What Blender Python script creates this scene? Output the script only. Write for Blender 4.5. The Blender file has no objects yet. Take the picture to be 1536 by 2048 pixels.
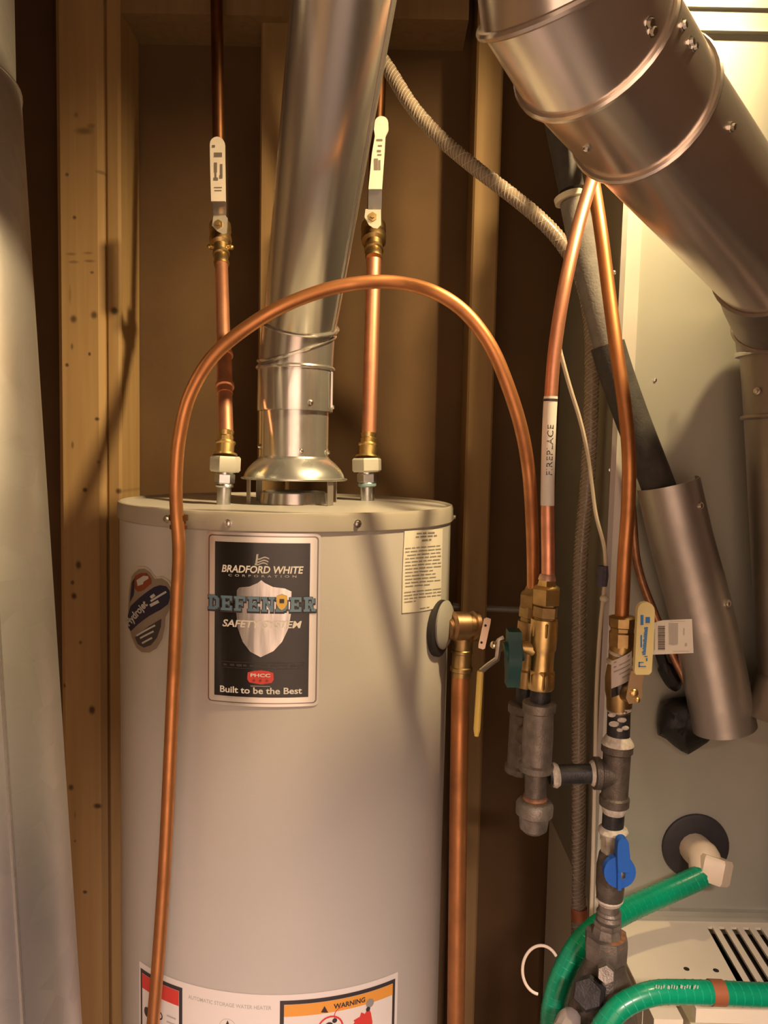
import bpy, math, random
from mathutils import Vector, Matrix
random.seed(7)
SC = bpy.context.scene
COL = SC.collection
R = math.radians

# ------------------------------------------------------------------ camera
FPX = 1540.0
CAM = Vector((0, 0, 1.54)); PITCH = R(4.2); ROLL = R(1.2)
Fw = Vector((0, math.cos(PITCH), -math.sin(PITCH)))
r0 = Vector((1, 0, 0)); u0 = Vector((0, math.sin(PITCH), math.cos(PITCH)))
Rt = r0 * math.cos(ROLL) + u0 * math.sin(ROLL)
Up = u0 * math.cos(ROLL) - r0 * math.sin(ROLL)
cd = bpy.data.cameras.new('camera'); cam = bpy.data.objects.new('camera', cd); COL.objects.link(cam)
cd.sensor_fit = 'HORIZONTAL'; cd.sensor_width = 36; cd.lens = FPX / 1536 * 36; cd.clip_start = 0.02
M = Matrix.Identity(4)
for i in range(3):
    M[i][0] = Rt[i]; M[i][1] = Up[i]; M[i][2] = -Fw[i]; M[i][3] = CAM[i]
cam.matrix_world = M
SC.camera = cam

# ------------------------------------------------------------------ light and exposure
SC.view_settings.view_transform = 'Standard'; SC.view_settings.look = 'None'
SC.view_settings.gamma = 1; SC.view_settings.use_curve_mapping = False
SC.view_settings.exposure = -0.08
w = bpy.data.worlds.new('world'); SC.world = w; w.use_nodes = True
w.node_tree.nodes['Background'].inputs[0].default_value = (1.0, 0.72, 0.45, 1)
w.node_tree.nodes['Background'].inputs[1].default_value = 0.02
BULB = Vector((0.64, 0.66, 2.57))
bl = bpy.data.lights.new('bulb_light', 'SPOT'); bl.energy = 165; bl.spot_size = R(93); bl.spot_blend = 1.0; bl.color = (1.0, 0.73, 0.38); bl.shadow_soft_size = 0.045
blo = bpy.data.objects.new('bulb_light', bl); COL.objects.link(blo); blo.location = BULB
BAIM = (Vector((-0.50, 1.35, 1.50)) - BULB).normalized(); blo.rotation_euler = BAIM.to_track_quat('-Z', 'Y').to_euler()
hl = bpy.data.lights.new('hall_light', 'AREA'); hl.shape = 'DISK'; hl.size = 0.40; hl.energy = 125; hl.color = (1.0, 0.75, 0.645)
HALL = Vector((0.34, -1.10, 2.40))
hlo = bpy.data.objects.new('hall_light', hl); COL.objects.link(hlo); hlo.location = HALL

# ------------------------------------------------------------------ pixel <-> place helpers
def ray(px, py):
    return (Fw + Rt * ((px - 768) / FPX) - Up * ((py - 1024) / FPX))
def P(px, py, Y):
    d = ray(px, py); return CAM + d * ((Y - CAM.y) / d.y)
def PZ(px, py, z):
    d = ray(px, py); return CAM + d * ((z - CAM.z) / d.z)
def rp(wpx, Y):
    return wpx * 0.5 * Y / FPX

# ------------------------------------------------------------------ materials
MATS = {}
def mat(name, col, rough=0.5, metal=0.0, var=0.0, vscale=20, stretch=(1, 1, 1), bump=0.0, bscale=200, emis=0, trans=0.0, coat=0.0, col2=None, rvar=0.0, spec=None):
    if name in MATS: return MATS[name]
    m = bpy.data.materials.new(name); m.use_nodes = True; MATS[name] = m
    nt = m.node_tree; N = nt.nodes; L = nt.links; b = N['Principled BSDF']
    b.inputs['Base Color'].default_value = (*col, 1); b.inputs['Roughness'].default_value = rough
    b.inputs['Metallic'].default_value = metal
    if spec is not None: b.inputs['Specular IOR Level'].default_value = spec
    if trans: b.inputs['Transmission Weight'].default_value = trans
    if coat: b.inputs['Coat Weight'].default_value = coat; b.inputs['Coat Roughness'].default_value = 0.12
    if emis: b.inputs['Emission Color'].default_value = (*col, 1); b.inputs['Emission Strength'].default_value = emis
    tc = N.new('ShaderNodeTexCoord'); mp = N.new('ShaderNodeMapping'); L.new(tc.outputs['Object'], mp.inputs[0])
    mp.inputs['Scale'].default_value = stretch
    if var:
        n = N.new('ShaderNodeTexNoise'); n.inputs['Scale'].default_value = vscale; n.inputs['Detail'].default_value = 5
        L.new(mp.outputs[0], n.inputs['Vector'])
        mx = N.new('ShaderNodeMix'); mx.data_type = 'RGBA'
        c2 = col2 or tuple(c * (1 - var) for c in col)
        rmp = N.new('ShaderNodeMapRange'); rmp.inputs[1].default_value = 0.35; rmp.inputs[2].default_value = 0.68
        L.new(n.outputs['Fac'], rmp.inputs[0]); L.new(rmp.outputs[0], mx.inputs[0])
        mx.inputs[6].default_value = (*col, 1); mx.inputs[7].default_value = (*c2, 1)
        L.new(mx.outputs[2], b.inputs['Base Color'])
        if rvar:
            rr = N.new('ShaderNodeMapRange'); rr.inputs[3].default_value = rough; rr.inputs[4].default_value = rough + rvar
            L.new(rmp.outputs[0], rr.inputs[0]); L.new(rr.outputs[0], b.inputs['Roughness'])
    if bump:
        n2 = N.new('ShaderNodeTexNoise'); n2.inputs['Scale'].default_value = bscale; n2.inputs['Detail'].default_value = 3
        L.new(mp.outputs[0], n2.inputs['Vector'])
        bp = N.new('ShaderNodeBump'); bp.inputs['Strength'].default_value = bump; bp.inputs['Distance'].default_value = 0.002
        L.new(n2.outputs['Fac'], bp.inputs['Height']); L.new(bp.outputs[0], b.inputs['Normal'])
    return m

def galv(name, col, rough, var=0.12, spangle=55, rvar=0.10, sp=0.15, metal=0.85):
    m = mat(name, col, rough, metal)
    nt = m.node_tree; N = nt.nodes; L = nt.links; b = N['Principled BSDF']
    tc = N.new('ShaderNodeTexCoord'); v = N.new('ShaderNodeTexVoronoi'); v.inputs['Scale'].default_value = spangle
    n = N.new('ShaderNodeTexNoise'); n.inputs['Scale'].default_value = 7; n.inputs['Detail'].default_value = 6
    L.new(tc.outputs['Object'], v.inputs['Vector']); L.new(tc.outputs['Object'], n.inputs['Vector'])
    sep = N.new('ShaderNodeSeparateColor'); L.new(v.outputs['Color'], sep.inputs[0])
    ad = N.new('ShaderNodeMath'); ad.operation = 'MULTIPLY_ADD'; ad.inputs[1].default_value = sp; L.new(sep.outputs[0], ad.inputs[0]); L.new(n.outputs['Fac'], ad.inputs[2])
    mr = N.new('ShaderNodeMapRange'); mr.inputs[1].default_value = 0.35; mr.inputs[2].default_value = 0.75; L.new(ad.outputs[0], mr.inputs[0])
    mx = N.new('ShaderNodeMix'); mx.data_type = 'RGBA'; mx.inputs[6].default_value = (*col, 1); mx.inputs[7].default_value = (*[c * (1 - var) for c in col], 1)
    L.new(mr.outputs[0], mx.inputs[0]); L.new(mx.outputs[2], b.inputs['Base Color'])
    rr = N.new('ShaderNodeMapRange'); rr.inputs[3].default_value = rough; rr.inputs[4].default_value = rough + rvar
    L.new(mr.outputs[0], rr.inputs[0]); L.new(rr.outputs[0], b.inputs['Roughness'])
    bp = N.new('ShaderNodeBump'); bp.inputs['Strength'].default_value = 0.025; bp.inputs['Distance'].default_value = 0.01
    L.new(n.outputs['Fac'], bp.inputs['Height']); L.new(bp.outputs[0], b.inputs['Normal'])
    return m

def wood(name, light, dark, knots=()):
    m = bpy.data.materials.new(name); m.use_nodes = True
    nt = m.node_tree; N = nt.nodes; L = nt.links; b = N['Principled BSDF']; b.inputs['Roughness'].default_value = 0.75
    tc = N.new('ShaderNodeTexCoord'); mp = N.new('ShaderNodeMapping'); mp.inputs['Scale'].default_value = (34, 34, 1.3)
    L.new(tc.outputs['Object'], mp.inputs[0])
    n = N.new('ShaderNodeTexNoise'); n.inputs['Scale'].default_value = 1.6; n.inputs['Detail'].default_value = 6; n.inputs['Distortion'].default_value = 0.6
    L.new(mp.outputs[0], n.inputs['Vector'])
    mr = N.new('ShaderNodeMapRange'); mr.inputs[1].default_value = 0.3; mr.inputs[2].default_value = 0.75; L.new(n.outputs['Fac'], mr.inputs[0])
    mx = N.new('ShaderNodeMix'); mx.data_type = 'RGBA'; mx.inputs[6].default_value = (*light, 1); mx.inputs[7].default_value = (*dark, 1)
    L.new(mr.outputs[0], mx.inputs[0]); out = mx.outputs[2]
    for (x, z, rx, rz, s) in knots:
        sb = N.new('ShaderNodeVectorMath'); sb.operation = 'SUBTRACT'; sb.inputs[1].default_value = (x, 0, z); L.new(tc.outputs['Object'], sb.inputs[0])
        ml = N.new('ShaderNodeVectorMath'); ml.operation = 'MULTIPLY'; ml.inputs[1].default_value = (1 / rx, 0, 1 / rz); L.new(sb.outputs[0], ml.inputs[0])
        ln = N.new('ShaderNodeVectorMath'); ln.operation = 'LENGTH'; L.new(ml.outputs[0], ln.inputs[0])
        k = N.new('ShaderNodeMapRange'); k.inputs[1].default_value = 0.45; k.inputs[2].default_value = 1.25; k.inputs[3].default_value = s; k.inputs[4].default_value = 0; L.new(ln.outputs['Value'], k.inputs[0])
        m2 = N.new('ShaderNodeMix'); m2.data_type = 'RGBA'; L.new(k.outputs[0], m2.inputs[0]); L.new(out, m2.inputs[6]); m2.inputs[7].default_value = (0.055, 0.028, 0.012, 1)
        out = m2.outputs[2]
    L.new(out, b.inputs['Base Color'])
    bp = N.new('ShaderNodeBump'); bp.inputs['Strength'].default_value = 0.15; bp.inputs['Distance'].default_value = 0.002
    L.new(n.outputs['Fac'], bp.inputs['Height']); L.new(bp.outputs[0], b.inputs['Normal'])
    return m

G_VENT = galv('galvanized_vent', (0.64, 0.61, 0.57), 0.23, 0.06, 40, 0.03, 0.03)
G_BRIGHT = galv('bright_galvanized', (0.78, 0.76, 0.72), 0.16, 0.08)
G_DUCT = galv('galvanized_duct', (0.60, 0.58, 0.56), 0.36, 0.18, 30, 0.1, 0.25, 0.85)
G_CASE = galv('galvanized_casing', (0.47, 0.47, 0.395), 0.46, 0.10, 18, 0.06, 0.04, 0.5)
G_DULL = galv('dull_sheet_metal', (0.52, 0.48, 0.44), 0.38)
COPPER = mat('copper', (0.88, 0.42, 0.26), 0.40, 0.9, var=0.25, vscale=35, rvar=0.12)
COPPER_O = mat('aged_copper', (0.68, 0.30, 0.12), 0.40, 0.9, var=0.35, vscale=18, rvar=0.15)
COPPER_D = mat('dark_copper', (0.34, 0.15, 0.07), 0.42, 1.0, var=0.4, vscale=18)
BRASS = mat('brass', (0.86, 0.62, 0.26), 0.30, 1.0, var=0.22, vscale=60, rvar=0.15)
BRASS_D = mat('dull_brass', (0.55, 0.38, 0.17), 0.38, 1.0, var=0.35, vscale=50, rvar=0.1)
BRONZE = mat('bronze', (0.52, 0.33, 0.18), 0.40, 1.0, var=0.3, vscale=60)
IRON = mat('black_iron', (0.17, 0.145, 0.12), 0.46, 0.55, var=0.35, vscale=90, bump=0.35, bscale=500)
IRON_L = mat('weathered_iron', (0.27, 0.235, 0.20), 0.46, 0.5, var=0.4, vscale=70, bump=0.35, bscale=400)
IRON_B = mat('dark_iron_nipple', (0.05, 0.048, 0.05), 0.45, 0.4, var=0.4, vscale=80, bump=0.3, bscale=400)
RUST = mat('rusty_thread', (0.40, 0.20, 0.11), 0.6, 0.4, var=0.4, vscale=150)
DOPE = mat('pipe_dope', (0.72, 0.65, 0.54), 0.6, var=0.35, vscale=160, bump=0.5, bscale=300)
STEEL = mat('zinc_steel', (0.72, 0.74, 0.76), 0.28, 1.0, var=0.2, vscale=80)
NUTW = mat('white_union_nut', (0.62, 0.60, 0.52), 0.42, 0.15, var=0.1)
SCREW = mat('screw_steel', (0.80, 0.78, 0.74), 0.25, 1.0)
TANK = mat('tank_paint', (0.56, 0.53, 0.485), 0.36, 0.0, var=0.05, vscale=3, bump=0.05, bscale=600)
LIDM = mat('lid_paint', (0.47, 0.43, 0.36), 0.34, 0.1, var=0.12, vscale=14)
BLACK = mat('black_print', (0.012, 0.011, 0.011), 0.22, coat=0.3)
DARKP = mat('dark_print', (0.05, 0.042, 0.045), 0.5)
CHROME = mat('chrome_foil', (0.86, 0.82, 0.78), 0.28, 0.6)
FOIL = mat('silver_foil', (0.72, 0.70, 0.67), 0.30, 1.0, var=0.45, vscale=9, stretch=(14, 14, 1.5))
WHITEP = mat('white_print', (0.82, 0.78, 0.72), 0.5)
GREYP = mat('grey_print', (0.33, 0.31, 0.29), 0.5)
LGREYP = mat('pale_grey_print', (0.50, 0.48, 0.46), 0.5)
PAPER = mat('cream_sticker', (0.80, 0.75, 0.62), 0.5)
LABELW = mat('white_label', (0.86, 0.80, 0.75), 0.45)
BLUEP = mat('steel_blue_print', (0.14, 0.24, 0.34), 0.35)
NAVY = mat('navy_print', (0.02, 0.02, 0.05), 0.35)
REDP = mat('red_print', (0.72, 0.06, 0.05), 0.45)
RUSTP = mat('rust_red_print', (0.24, 0.055, 0.02), 0.45)
ORANGEP = mat('orange_print', (0.86, 0.38, 0.07), 0.45)
YELLOWP = mat('gold_print', (0.80, 0.50, 0.10), 0.4)
TAUPE = mat('taupe_sticker', (0.26, 0.21, 0.165), 0.45)
HANDW = mat('white_handle_grip', (0.74, 0.66, 0.56), 0.45, var=0.1, vscale=40)
HANDY = mat('cream_handle_grip', (0.86, 0.74, 0.36), 0.42)
YELLOW = mat('yellow_handle_grip', (0.85, 0.62, 0.14), 0.4)
TEAL = mat('teal_handle', (0.003, 0.07, 0.07), 0.45)
BLUE = mat('blue_handle', (0.02, 0.13, 0.55), 0.35)
BLUEINK = mat('blue_ink', (0.05, 0.22, 0.60), 0.5)
GREEN = mat('green_hose', (0.0, 0.34, 0.17), 0.32, var=0.3, vscale=8, coat=0.3)
GREENR = mat('green_hose_rib', (0.01, 0.42, 0.22), 0.35)
BAND = mat('orange_hose_band', (0.42, 0.15, 0.07), 0.4, 0.3)
PVC = mat('cream_plastic', (0.78, 0.66, 0.50), 0.45, var=0.08, vscale=30)
RUBBER = mat('black_rubber', (0.035, 0.032, 0.034), 0.6, var=0.3, vscale=60)
FOAM = mat('grey_foam', (0.055, 0.050, 0.045), 0.8, var=0.3, vscale=60, bump=0.3, bscale=300)
FOAMB = mat('black_foam', (0.006, 0.005, 0.005), 0.5, var=0.5, vscale=50, bump=0.8, bscale=90)
FOAML = mat('pale_grey_foam', (0.22, 0.20, 0.18), 0.75, var=0.3, vscale=40, bump=0.3, bscale=300)  # paler grey for the middle length of the suction line
TAPE = mat('cream_tape', (0.70, 0.64, 0.48), 0.6)
PURPLE = mat('purple_primer', (0.10, 0.085, 0.13), 0.6, var=0.3, vscale=90)
WIRE = mat('white_wire', (0.72, 0.62, 0.46), 0.45)
VINYL = mat('braided_vinyl', (0.26, 0.20, 0.15), 0.25, coat=0.4)
BRAID = mat('braid_thread', (0.46, 0.39, 0.30), 0.4)
FURN = mat('furnace_paint', (0.86, 0.79, 0.62), 0.4, var=0.06, vscale=10)
DARK = mat('dark_slot', (0.02, 0.016, 0.016), 0.7)
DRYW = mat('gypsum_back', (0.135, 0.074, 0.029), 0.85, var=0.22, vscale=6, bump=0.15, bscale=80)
PAINT = mat('room_paint', (0.70, 0.65, 0.58), 0.8, var=0.05, vscale=4)
CONC = mat('concrete', (0.24, 0.22, 0.20), 0.8, var=0.25, vscale=5, bump=0.3, bscale=60)
SUBF = mat('subfloor', (0.22, 0.15, 0.085), 0.8, var=0.3, vscale=12)
LAMPG = mat('lamp_glow', (1.0, 0.74, 0.42), 0.4, emis=6)
CERAM = mat('white_ceramic', (0.8, 0.78, 0.74), 0.3)

# ------------------------------------------------------------------ mesh helpers
class MB:
    def __init__(s): s.v = []; s.f = []
    def add(s, verts, faces):
        o = len(s.v); s.v += [Vector(q) for q in verts]; s.f += [tuple(i + o for i in f) for f in faces]; return s
    def box(s, a, b, bev=0.0):
        (x0, y0, z0), (x1, y1, z1) = a, b
        x0, x1 = sorted((x0, x1)); y0, y1 = sorted((y0, y1)); z0, z1 = sorted((z0, z1))
        if not bev:
            return s.add([(x0, y0, z0), (x1, y0, z0), (x1, y1, z0), (x0, y1, z0), (x0, y0, z1), (x1, y0, z1), (x1, y1, z1), (x0, y1, z1)],
                         [(0, 3, 2, 1), (4, 5, 6, 7), (0, 1, 5, 4), (1, 2, 6, 5), (2, 3, 7, 6), (3, 0, 4, 7)])
        # eased vertical edges
        c = [(x0 + bev, y0), (x1 - bev, y0), (x1, y0 + bev), (x1, y1 - bev), (x1 - bev, y1), (x0 + bev, y1), (x0, y1 - bev), (x0, y0 + bev)]
        return s.prism([(x, y, z0) for x, y in c], Vector((0, 0, z1 - z0)))
    def prism(s, poly, ext):
        n = len(poly); a = [Vector(q) for q in poly]; b = [q + ext for q in a]
        return s.add(a + b, [tuple(range(n - 1, -1, -1)), tuple(range(n, 2 * n))] + [(i, (i + 1) % n, n + (i + 1) % n, n + i) for i in range(n)])
    def obox(s, c, ex, ey, ez):
        c, ex, ey, ez = map(Vector, (c, ex, ey, ez))
        v = [c + ex * i + ey * j + ez * k for k in (-1, 1) for (i, j) in ((-1, -1), (1, -1), (1, 1), (-1, 1))]
        return s.add(v, [(0, 3, 2, 1), (4, 5, 6, 7), (0, 1, 5, 4), (1, 2, 6, 5), (2, 3, 7, 6), (3, 0, 4, 7)])
    def lathe(s, p, d, prof, seg=24, caps=True, rot=0.0, ref=None):
        """prof: (distance along axis, radius)"""
        p = Vector(p); d = Vector(d).normalized()
        e1 = Vector(ref) if ref else (Vector((0, 0, 1)) if abs(d.z) < 0.9 else Vector((1, 0, 0)))
        e1 = (e1 - d * e1.dot(d)).normalized(); e2 = d.cross(e1)
        vs = []; fs = []
        for (t, r) in prof:
            for i in range(seg):
                a = 2 * math.pi * i / seg + rot
                vs.append(p + d * t + (e1 * math.cos(a) + e2 * math.sin(a)) * max(r, 1e-5))
        for k in range(len(prof) - 1):
            for i in range(seg):
                j = (i + 1) % seg
                fs.append((k * seg + i, k * seg + j, (k + 1) * seg + j, (k + 1) * seg + i))
        if caps:
            fs.append(tuple(range(seg - 1, -1, -1))); fs.append(tuple((len(prof) - 1) * seg + i for i in range(seg)))
        return s.add(vs, fs)
    def cyl(s, a, b, r, r2=None, seg=24, caps=True, rot=0.0):
        a = Vector(a); b = Vector(b)
        return s.lathe(a, b - a, [(0, r), ((b - a).length, r if r2 is None else r2)], seg, caps, rot)
    def tube(s, pts, r, seg=12, closed=False, caps=True):
        pts = [Vector(q) for q in pts]; n = len(pts)
        rs = r if isinstance(r, (list, tuple)) else [r] * n
        T = []
        for i in range(n):
            a = pts[(i - 1) % n] if (closed or i) else pts[i]; b = pts[(i + 1) % n] if (closed or i < n - 1) else pts[i]
            T.append((b - a).normalized())
        e = Vector((0, 0, 1)) if abs(T[0].z) < 0.9 else Vector((1, 0, 0))
        e = (e - T[0] * e.dot(T[0])).normalized()
        vs = []; fs = []
        for i in range(n):
            if i: e = (e - T[i] * e.dot(T[i])).normalized()
            f = T[i].cross(e)
            for k in range(seg):
                a = 2 * math.pi * k / seg
                vs.append(pts[i] + (e * math.cos(a) + f * math.sin(a)) * rs[i])
        m = n if closed else n - 1
        for i in range(m):
            for k in range(seg):
                j = (k + 1) % seg; i2 = (i + 1) % n
                fs.append((i * seg + k, i * seg + j, i2 * seg + j, i2 * seg + k))
        if caps and not closed:
            fs.append(tuple(range(seg - 1, -1, -1))); fs.append(tuple((n - 1) * seg + k for k in range(seg)))
        return s.add(vs, fs)
    def sphere(s, c, r, seg=12, rings=8, sc=(1, 1, 1)):
        c = Vector(c)
        prof = [(-math.cos(math.pi * i / rings), math.sin(math.pi * i / rings)) for i in range(rings + 1)]
        vs = []; fs = []
        for (z, q) in prof:
            for i in range(seg):
                a = 2 * math.pi * i / seg
                vs.append(c + Vector((max(q, 1e-4) * math.cos(a) * sc[0], max(q, 1e-4) * math.sin(a) * sc[1], z * sc[2])) * r)
        for k in range(rings):
            for i in range(seg):
                j = (i + 1) % seg; fs.append((k * seg + i, k * seg + j, (k + 1) * seg + j, (k + 1) * seg + i))
        return s.add(vs, fs)

def base_of(mb):
    xs = [q.x for q in mb.v]; ys = [q.y for q in mb.v]; zs = [q.z for q in mb.v]
    return Vector(((min(xs) + max(xs)) / 2, (min(ys) + max(ys)) / 2, min(zs)))
def obj(name, mb, m, parent=None, sharp=35, label=None, kind=None):
    """one mesh object from world-space geometry"""
    if parent is None: o0 = base_of(mb)
    else:
        o0 = Vector((0, 0, 0)); q = parent
        while q: o0 += q.location; q = q.parent
    wloc = o0.copy()
    me = bpy.data.meshes.new(name); me.from_pydata([v - wloc for v in mb.v], [], mb.f); me.update()
    me.polygons.foreach_set('use_smooth', [True] * len(me.polygons))
    me.set_sharp_from_angle(angle=R(sharp))
    me.materials.append(m)
    o = bpy.data.objects.new(name, me); COL.objects.link(o)
    if parent: o.parent = parent
    else: o.location = wloc
    if label: o['label'] = label
    if kind or name in ('small_print', 'sticker_text', 'barcode', 'grip_print', 'hose_print', 'faint_print', 'emblem_marks', 'braid'): o['kind'] = kind or 'stuff'
    return o
def thing(name, label, cat, loc, group=None):
    o = bpy.data.objects.new(name, None); COL.objects.link(o); o.location = loc; o.empty_display_size = 0.05
    o['label'] = label; o['category'] = cat
    if group: o['group'] = group
    return o
def tag(o, label, cat, group=None):
    o['label'] = label; o['category'] = cat
    if group: o['group'] = group
    return o
def struct(name, mb, m, label=None):
    o = obj(name, mb, m); o['kind'] = 'structure'
    if label: o['label'] = label
    return o

def spline(pts, n=10):
    pts = [Vector(q) for q in pts]; out = []
    for i in range(len(pts) - 1):
        p0 = pts[i - 1] if i else pts[0] * 2 - pts[1]
        p1, p2 = pts[i], pts[i + 1]
        p3 = pts[i + 2] if i + 2 < len(pts) else pts[-1] * 2 - pts[-2]
        for k in range(n):
            t = k / n
            out.append(0.5 * ((2 * p1) + (p2 - p0) * t + (2 * p0 - 5 * p1 + 4 * p2 - p3) * t * t + (3 * p1 - p0 - 3 * p2 + p3) * t ** 3))
    out.append(pts[-1]); return out
def pix(lst): return [P(*q) for q in lst]
def ring(p, axis, r, nrm, n=40):
    """loop on a cylinder cut by the plane through p with normal nrm"""
    p = Vector(p); d = Vector(axis).normalized(); nrm = Vector(nrm).normalized()
    e1 = Vector((0, 0, 1)) if abs(d.z) < 0.9 else Vector((1, 0, 0)); e1 = (e1 - d * e1.dot(d)).normalized(); e2 = d.cross(e1)
    out = []
    for i in range(n):
        a = 2 * math.pi * i / n; q = (e1 * math.cos(a) + e2 * math.sin(a)) * r
        out.append(p + q - d * (q.dot(nrm) / d.dot(nrm)))
    return out
def screw(parent, p, nrm, r=0.004):
    nrm = Vector(nrm).normalized(); m = MB()
    m.lathe(Vector(p) - nrm * r * 0.3, nrm, [(0, r * 1.35), (r * 0.45, r * 1.35), (r * 0.5, r), (r * 1.2, r * 0.85), (r * 1.35, r * 0.4)], 8)
    return obj('screw', m, SCREW, parent)

_tx = {}
def text_mesh(s, shear=0.0, bold=0.0, space=1.0):
    key = (s, shear, bold, space)
    if key in _tx: return _tx[key]
    c = bpy.data.curves.new('txt', 'FONT'); c.body = s; c.shear = shear; c.offset = bold; c.space_character = space; c.resolution_u = 3
    o = bpy.data.objects.new('txt', c); COL.objects.link(o)
    dg = bpy.context.evaluated_depsgraph_get(); dg.update()
    ev = o.evaluated_get(dg); me = ev.to_mesh()
    vs = [(v.co.x, v.co.y) for v in me.vertices]; fs = [tuple(p.vertices) for p in me.polygons]
    ev.to_mesh_clear(); bpy.data.objects.remove(o); bpy.data.curves.remove(c)
    x0 = min(v[0] for v in vs); x1 = max(v[0] for v in vs); y0 = min(v[1] for v in vs); y1 = max(v[1] for v in vs)
    vs = [((x - x0) / (x1 - x0), (y - y0) / (y1 - y0)) for x, y in vs]
    _tx[key] = (vs, fs); return vs, fs

# ================================================================== THE ROOM
WY = 1.675                     # back wall face
CEIL = 2.76
struct('floor', MB().box((-1.1, -0.46, -0.05), (1.4, WY + 0.1, 0)), CONC)
struct('floor_hall', MB().box((-1.1, -2.4, -0.05), (1.4, -0.46, 0)), mat('hall_vinyl', (0.60, 0.52, 0.43), 0.5, var=0.12, vscale=5))
struct('ceiling', MB().box((-1.1, -2.4, CEIL), (1.4, WY + 0.1, CEIL + 0.05)), SUBF)
wb = struct('wall_back', MB().box((-1.1, WY, 0), (1.4, WY + 0.05, CEIL)), DRYW)
struct('wall_left', MB().box((-1.1, -0.52, 0), (-1.05, WY, CEIL)), mat('plain_gypsum', (0.40, 0.29, 0.17), 0.85, var=0.15, vscale=6))
struct('wall_hall_left', MB().box((-1.1, -2.4, 0), (-1.05, -0.52, CEIL)), PAINT)
struct('wall_right', MB().box((1.35, -0.52, 0), (1.4, WY, CEIL)), DRYW)
struct('wall_hall_right', MB().box((1.35, -2.4, 0), (1.4, -0.52, CEIL)), PAINT)
struct('wall_rear', MB().box((-1.1, -2.45, 0), (1.4, -2.4, CEIL)), PAINT)
# the closet front with its doorway (behind the camera)
DY0, DY1 = -0.52, -0.40
wf = struct('wall_front', MB().box((-1.05, DY0, 0), (-0.55, DY1, CEIL)).box((0.50, DY0, 0), (1.35, DY1, CEIL)).box((-0.55, DY0, 2.02), (0.50, DY1, CEIL)), PAINT)
# hall ceiling lies lower than the closet's joists
# unseen ceiling joists over the closet, added to cut lamp light off the upper wall
for i, x in enumerate((-0.764, -0.358, 0.048, 0.454, 0.860)):
    j = struct('trim_%d' % (i + 1), MB().box((x, DY1, 2.495), (x + 0.038, WY, CEIL)), wood('joist_wood_%d' % i, (0.46, 0.30, 0.15), (0.34, 0.20, 0.09)))

# studs of the back wall
SY = 1.54
def stud(pxl, pxr, py, m, y0=SY, y1=WY, zt=CEIL, bev=0.004, dx=0.0):
    a = P(pxl, py, y0).x; b = P(pxr, py, y0).x
    return obj('stud', MB().box((a, y0, 0), (b, y1, zt), bev), m, wb)
WO = wb.location
def kn(px, py, rx, rz, s, Y=SY):
    p = P(px, py, Y); return (p.x - WO.x, p.z - WO.z, rx, rz, s)
KN = [kn(168, 262, .018, .007, .55), kn(182, 252, .009, .005, .4), kn(152, 230, .005, .006, .4), kn(200, 343, .009, .004, .5), kn(134, 349, .004, .004, .7), kn(149, 435, .004, .004, .8),
      kn(142, 508, .010, .003, .45), kn(147, 524, .011, .003, .45), kn(176, 506, .010, .003, .4), kn(179, 522, .011, .003, .5), kn(184, 545, .004, .003, .7),
      kn(188, 630, .007, .008, .8), kn(147, 638, .007, .008, .8), kn(140, 590, .003, .018, .3), kn(179, 708, .003, .004, .9), kn(134, 730, .004, .004, .9), kn(144, 693, .003, .007, .6),
      kn(194, 838, .005, .004, .9), kn(145, 890, .003, .008, .6), kn(197, 924, .004, .004, .5), kn(170, 980, .005, .005, .9), kn(157, 1130, .006, .009, .85), kn(145, 1165, .004, .005, .8),
      kn(148, 1192, .006, .007, .9), kn(161, 1285, .004, .004, .7), kn(128, 1372, .004, .005, .8), kn(184, 1420, .007, .010, .9), kn(142, 1575, .006, .007, .8), kn(195, 1612, .009, .006, .9),
      kn(170, 1784, .005, .004, .9), kn(150, 1682, .003, .003, .6), kn(150, 1630, .002, .008, .4)]
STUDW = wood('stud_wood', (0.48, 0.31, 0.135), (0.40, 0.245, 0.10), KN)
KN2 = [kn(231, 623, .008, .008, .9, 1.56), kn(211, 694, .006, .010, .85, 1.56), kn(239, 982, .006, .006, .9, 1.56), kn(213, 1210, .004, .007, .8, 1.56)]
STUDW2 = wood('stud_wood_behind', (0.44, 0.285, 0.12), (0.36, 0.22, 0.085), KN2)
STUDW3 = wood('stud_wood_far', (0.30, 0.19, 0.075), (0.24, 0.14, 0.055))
a = P(116, 900, SY).x; b = P(208, 900, SY).x
obj('stud', MB().box((a, SY, 0), (b, SY + 0.060, 2.5), 0.010), STUDW, wb)              # flat two-by-four facing the room
c = P(253, 900, 1.585).x
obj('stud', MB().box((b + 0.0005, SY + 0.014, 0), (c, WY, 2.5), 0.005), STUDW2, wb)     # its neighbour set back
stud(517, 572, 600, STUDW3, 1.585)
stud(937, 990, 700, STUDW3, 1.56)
zt = P(500, 45, 1.585).z
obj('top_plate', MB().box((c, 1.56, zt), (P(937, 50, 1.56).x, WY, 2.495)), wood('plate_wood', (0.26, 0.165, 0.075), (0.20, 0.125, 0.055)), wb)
# thin pipe running along the wall, right of the heater
ct = MB().tube(pix([(905, 1212, 1.60), (960, 1216, 1.60), (1090, 1221, 1.60)]), 0.0075, 10)
tag(obj('wall_conduit', ct, mat('grey_conduit', (0.22, 0.19, 0.17), 0.5, 0.3)), 'thin grey conduit running level behind the relief valve', 'conduit')

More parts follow.
